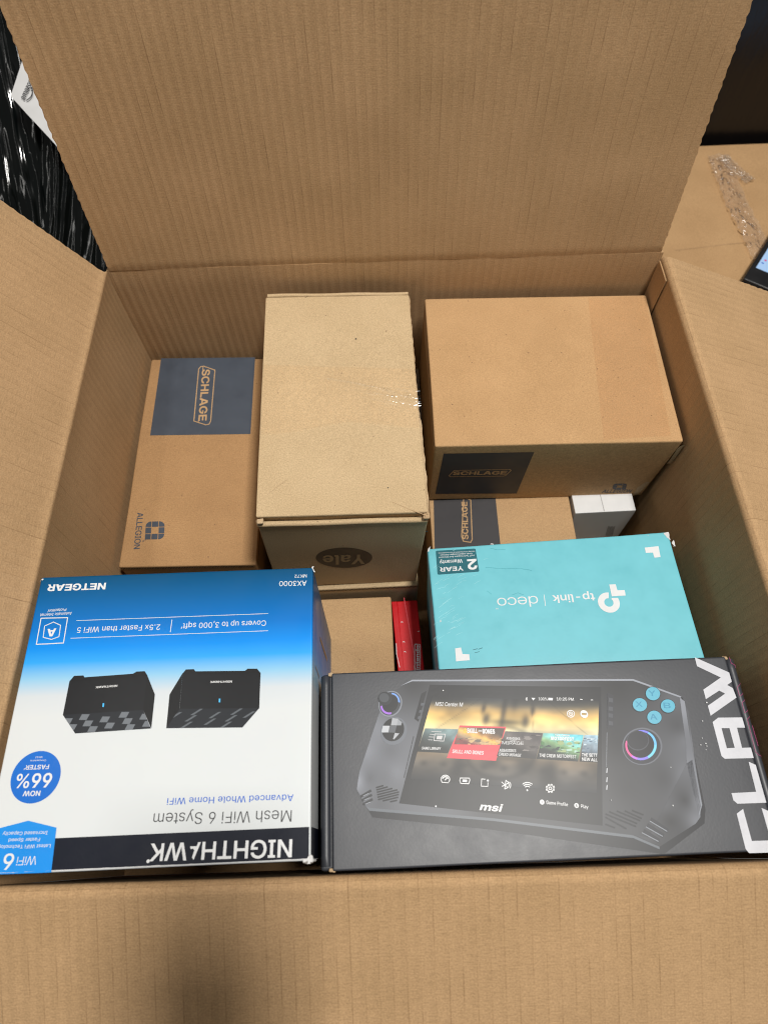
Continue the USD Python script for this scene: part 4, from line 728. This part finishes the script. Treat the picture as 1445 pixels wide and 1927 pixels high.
# ------------------------------------------------------------------ background, right: a flat carton with film, a dark wrapped bale, an open laptop
bc = Carton('flat_carton', 'large brown carton lying behind the open box at right, wrapped in clear film', 'cardboard box', .98, .79, -.215, 0, 0, 0, .80, .47, .064, seed=20, amp=.0015)
bc.body(K_TAN, .004, cell=.04)
bc.put('flap_seam', 'top', bc.line('top', [(1270, 470), (1445, 452), (1700, 430)], .002), K_OUT, 1)
def strip(name, parent, path, width, amp, m, seed, z0, inv, freq=60., n=120, k=26):
    P_ = A(path, float); s_ = np.linspace(0, len(P_) - 1, n); c_ = np.stack([np.interp(s_, np.arange(len(P_)), P_[:, i]) for i in range(2)], 1)
    t_ = np.gradient(c_, axis=0); t_ /= np.linalg.norm(t_, axis=1, keepdims=True); nn = np.c_[-t_[:, 1], t_[:, 0]]
    o_ = np.linspace(-.5, .5, k) * width; q_ = c_[:, None] + nn[:, None] * o_[None, :, None]
    s2 = np.stack(np.broadcast_arrays(np.arange(n)[:, None] * .22, np.arange(k)[None] * .33, seed * 1.7), -1)
    z_ = z0 + amp * (np.abs(meshkit.fbm(s2, 4, seed) - .5) * 3 + .8 * np.exp(-((o_[None] / width + .1 * np.sin(np.arange(n)[:, None] * .2)) / .18) ** 2))
    v_ = np.dstack([q_, z_]).reshape(-1, 3); i_ = np.arange(n * k).reshape(n, k); f_ = np.stack([i_[:-1, :-1], i_[1:, :-1], i_[1:, 1:], i_[:-1, 1:]], -1).reshape(-1, 4)
    return obj(name, (v_, f_), m, parent, smooth=True)
loc2 = [bc.at('top', *p) for p in [(1349, 296), (1364, 335), (1385, 390), (1412, 440), (1440, 500)]]
strip('clear_film', bc.t, loc2, .034, .0042, CRINKLE, 3, bc.h + .0030, None)
loc2 = [bc.at('top', *p) for p in [(1357, 298), (1385, 325), (1410, 345)]]
strip('clear_film', bc.t, loc2, .02, .0032, CRINKLE, 9, bc.h + .0036, None)
FILM_B = mat('dark_film', {'t': ('texture_coordinate', {}), 'mp': ('mapping', {'scale': (8, 8, 1.2)}), 'n': ('noise_texture', {'scale': 6, 'detail': 5.0, 'roughness': .6}), 'b': ('bump', {'strength': .5, 'distance': .004}), 'p': ('principled_bsdf', {'base_color': (.006, .005, .005), 'roughness': .28, 'specular_ior_level': .4})}, [('t.object', 'mp.vector'), ('mp.vector', 'n.vector'), ('n.fac', 'b.height'), ('b.normal', 'p.normal')])
bale = thing('wrapped_bale', 'dark film-wrapped bale standing behind the flat carton, top right', 'wrapped bale', at=(1.25, 1.275, 0))
obj('wrapping', rounded_block((-.55, -.235, -.30), (.6, .3, .62), .03, .04, .012, 4, 5.), FILM_B, bale, smooth=True)
p0 = atz(1398, 523, -.192)
lap = Carton('laptop', 'corner of an open dark laptop with a lit pale blue screen at the right edge', 'laptop', p0[0] + .15 * .799 + .10 * .602, p0[1] - .15 * .602 + .10 * .799, -.192, -37, 0, 0, .30, .20, .0225, seed=22, amp=0)
obj('display_lid', rounded_block((-.15, -.10, .0125), (.15, .10, .0225), .003, .03), PLASTIC, lap.t, smooth=True)
obj('base', rounded_block((-.15, -.124, 0), (.15, .10, .0115), .003, .03), PLASTIC_G, lap.t, smooth=True)
obj('hinge', tube([(x, -.1045, .0135) for x in np.linspace(-.10, .13, 8)], .004), PLASTIC_G, lap.t, smooth=True)
scr = lap.put('screen', 'top', sbox(-.143, -.071, .138, .09), SCREEN, 2)
lap.put('screen_icon', 'top', lap.disc('top', (1440, 490), (1442.5, 490)), PINK, 4, scr); lap.put('screen_icon', 'top', lap.line('top', [(1432, 494), (1437, 496)], .002), TEXT_BLUE, 4, scr)

# ------------------------------------------------------------------ background, left: pallet load in black stretch film with a paper label
FILM = mat('black_stretch_film', {'p': ('principled_bsdf', {'base_color': (.002, .003, .003), 'roughness': .085, 'specular_ior_level': .42})}, [])
pal = thing('pallet_load', 'tall pallet load wrapped in wrinkled glossy black stretch film, behind the box at left', 'pallet load')
SLOPE = 1.0
def film_face(name, p, q, z0, z1, lean, amp, seed, pitch):
    """One wrapped side between ground points p and q: taut film with ridges running up it."""
    p, q = A(p, float), A(q, float); L = np.linalg.norm(q - p); nu_, nv_ = int(L / .0022), 150
    s_ = np.linspace(0, 1, nu_); z_ = np.linspace(z0, z1, nv_); n_ = A([(q - p)[1], -(q - p)[0]]) / L
    S_, Z_ = np.meshgrid(s_ * L, z_, indexing='ij'); sk = S_ + lean * Z_ + .03 * (meshkit.fbm(np.stack([S_ * 9, Z_ * 7, 0 * S_ + seed], -1), 3, seed + 6) - .5); s3 = S_ - (lean + .55) * Z_
    br_ = np.clip(meshkit.noise(np.stack([sk * 45, Z_ * 26, 0 * S_ + 9], -1), seed + 7) * 2.2 - .55, 0, 1); nv_h = meshkit.noise(np.stack([s3 / (pitch * 1.3), Z_ * 5, 0 * S_], -1), seed + 8) * np.clip(meshkit.noise(np.stack([s3 * 12, Z_ * 9, 0 * S_ + 2], -1), seed + 9) * 3 - 1.6, 0, 1)
    h_ = amp * (.9 * nv_h + (.25 + br_) * np.abs(meshkit.noise(np.stack([sk / pitch, Z_ * 1.6, 0 * S_ + seed], -1), seed) - .5) + .5 * meshkit.noise(np.stack([sk / (pitch * .22), Z_ * 3.1, 0 * S_ + seed], -1), seed + 1)
          + .5 * meshkit.fbm(np.stack([sk * 9, Z_ * 5, 0 * S_], -1), 3, seed + 2) + .6 * meshkit.noise(np.stack([sk / (pitch * .5), Z_ * 55, 0 * S_], -1), seed + 3) * meshkit.noise(np.stack([sk * 14, Z_ * 8, 0 * S_ + 3], -1), seed + 4))
    v_ = np.stack([p[0] + (q - p)[0] * S_ / L + n_[0] * h_, p[1] + (q - p)[1] * S_ / L + n_[1] * h_ * .8 + SLOPE * (Z_ + .277), Z_ + h_ * .6], -1).reshape(-1, 3)
    i_ = np.arange(nu_ * nv_).reshape(nu_, nv_); f_ = np.stack([i_[:-1, :-1], i_[1:, :-1], i_[1:, 1:], i_[:-1, 1:]], -1).reshape(-1, 4)
    return obj(name, (v_, f_), FILM, pal, smooth=True)
film_face('film_wrap', (-.150, .585), (.62, .60), -.277, .45, -.28, .010, 3, .016)
film_face('film_wrap', (-.75, .54), (-.150, .585), -.277, .45, .03, .010, 8, .011)
lv_ = A([(x, y, z) for x in (-.74, .61) for y, z in ((.65, -.277), (1.62, .440), (2.3, .440), (2.3, -.277))]); obj('load', trimesh.convex.convex_hull(lv_), FILM, pal)
lb = thing('paper_label', 'white paper shipping label stuck on the black film, top left', 'label')
LO, LN = A([0, .585 - .022, -.277]), A([0, -1, SLOPE])
LIFT = -.036
def on_label(px, py, lift=0.): d_ = ray(px, py); return C + d_ * (((LO - C) @ LN + lift - LIFT) / (d_ @ LN))
O_, E1, E2 = on_label(20, 180), on_label(38, 125), on_label(101, 268)
e1, e2 = E1 - O_, E2 - O_; e1 *= 1.9; e2 *= 1.5
gu, gv = np.meshgrid(np.linspace(0, 1, 14), np.linspace(0, 1, 14), indexing='ij')
lp = O_ + gu[..., None] * e1 + gv[..., None] * e2; lp[..., 1] += .002 * (meshkit.fbm(np.stack([gu * 4, gv * 4, 0 * gu], -1), 2, 5) - .5)
i_ = np.arange(196).reshape(14, 14); f_ = np.stack([i_[:-1, :-1], i_[:-1, 1:], i_[1:, 1:], i_[1:, :-1]], -1).reshape(-1, 4)
back_ = lp.reshape(-1, 3) + A([0, .0006, 0])
obj('sheet', (np.vstack([lp.reshape(-1, 3), back_]), np.vstack([f_, f_[:, ::-1] + 196])), PAPER, lb, smooth=True)
ta, tb, tc = on_label(46, 187, .003), on_label(62, 151, .003), on_label(36, 182.5, .003)
gl_ = letters('amazon', 650); x0_, _, x1_, _ = gl_.bounds; ev = (tb - ta) / np.linalg.norm(tb - ta); uv_ = (tc - ta); uv_ -= ev * (uv_ @ ev); k_ = np.linalg.norm(tb - ta) / (x1_ - x0_); hu = uv_
parts_ = []
smile = LineString([(x0_ + .3 + t_ * 3.2, -.35 - .45 * math.sin(t_ * math.pi)) for t_ in np.linspace(0, 1, 12)]).buffer(.09).union(LineString([(x0_ + 3.15, -.25), (x0_ + 3.6, -.3), (x0_ + 3.5, -.75)]).buffer(.08))
for gg in (gl_, smile):
    for q_ in getattr(gg, 'geoms', [gg]):
        a_, t_ = trimesh.creation.triangulate_polygon(q_, engine='earcut'); parts_.append(trimesh.Trimesh(ta + (a_[:, :1] - x0_) * k_ * ev + a_[:, 1:2] * hu - A([0, .0008, 0]), t_, process=False))
obj('lettering', trimesh.util.concatenate(parts_), DARK_TEXT, lb)

# ------------------------------------------------------------------ the phone that is held over the box (its soft shade lies on the front flap)
ph = thing('phone', 'dark phone held level above the front edge of the open box', 'phone', np.stack([R[0], R[1], -R[2]], 1), C - R[1] * .058 + R[0] * .018 - R[2] * .016)
obj('phone_body', rounded_block((-.039, -.080, -.004), (.039, .080, .004), .0038, .02), PLASTIC, ph, smooth=True)
obj('lens', trimesh.creation.cylinder(.006, .003, sections=24, transform=trimesh.transformations.translation_matrix((-.018, .058, -.0055))), PLASTIC_G, ph)
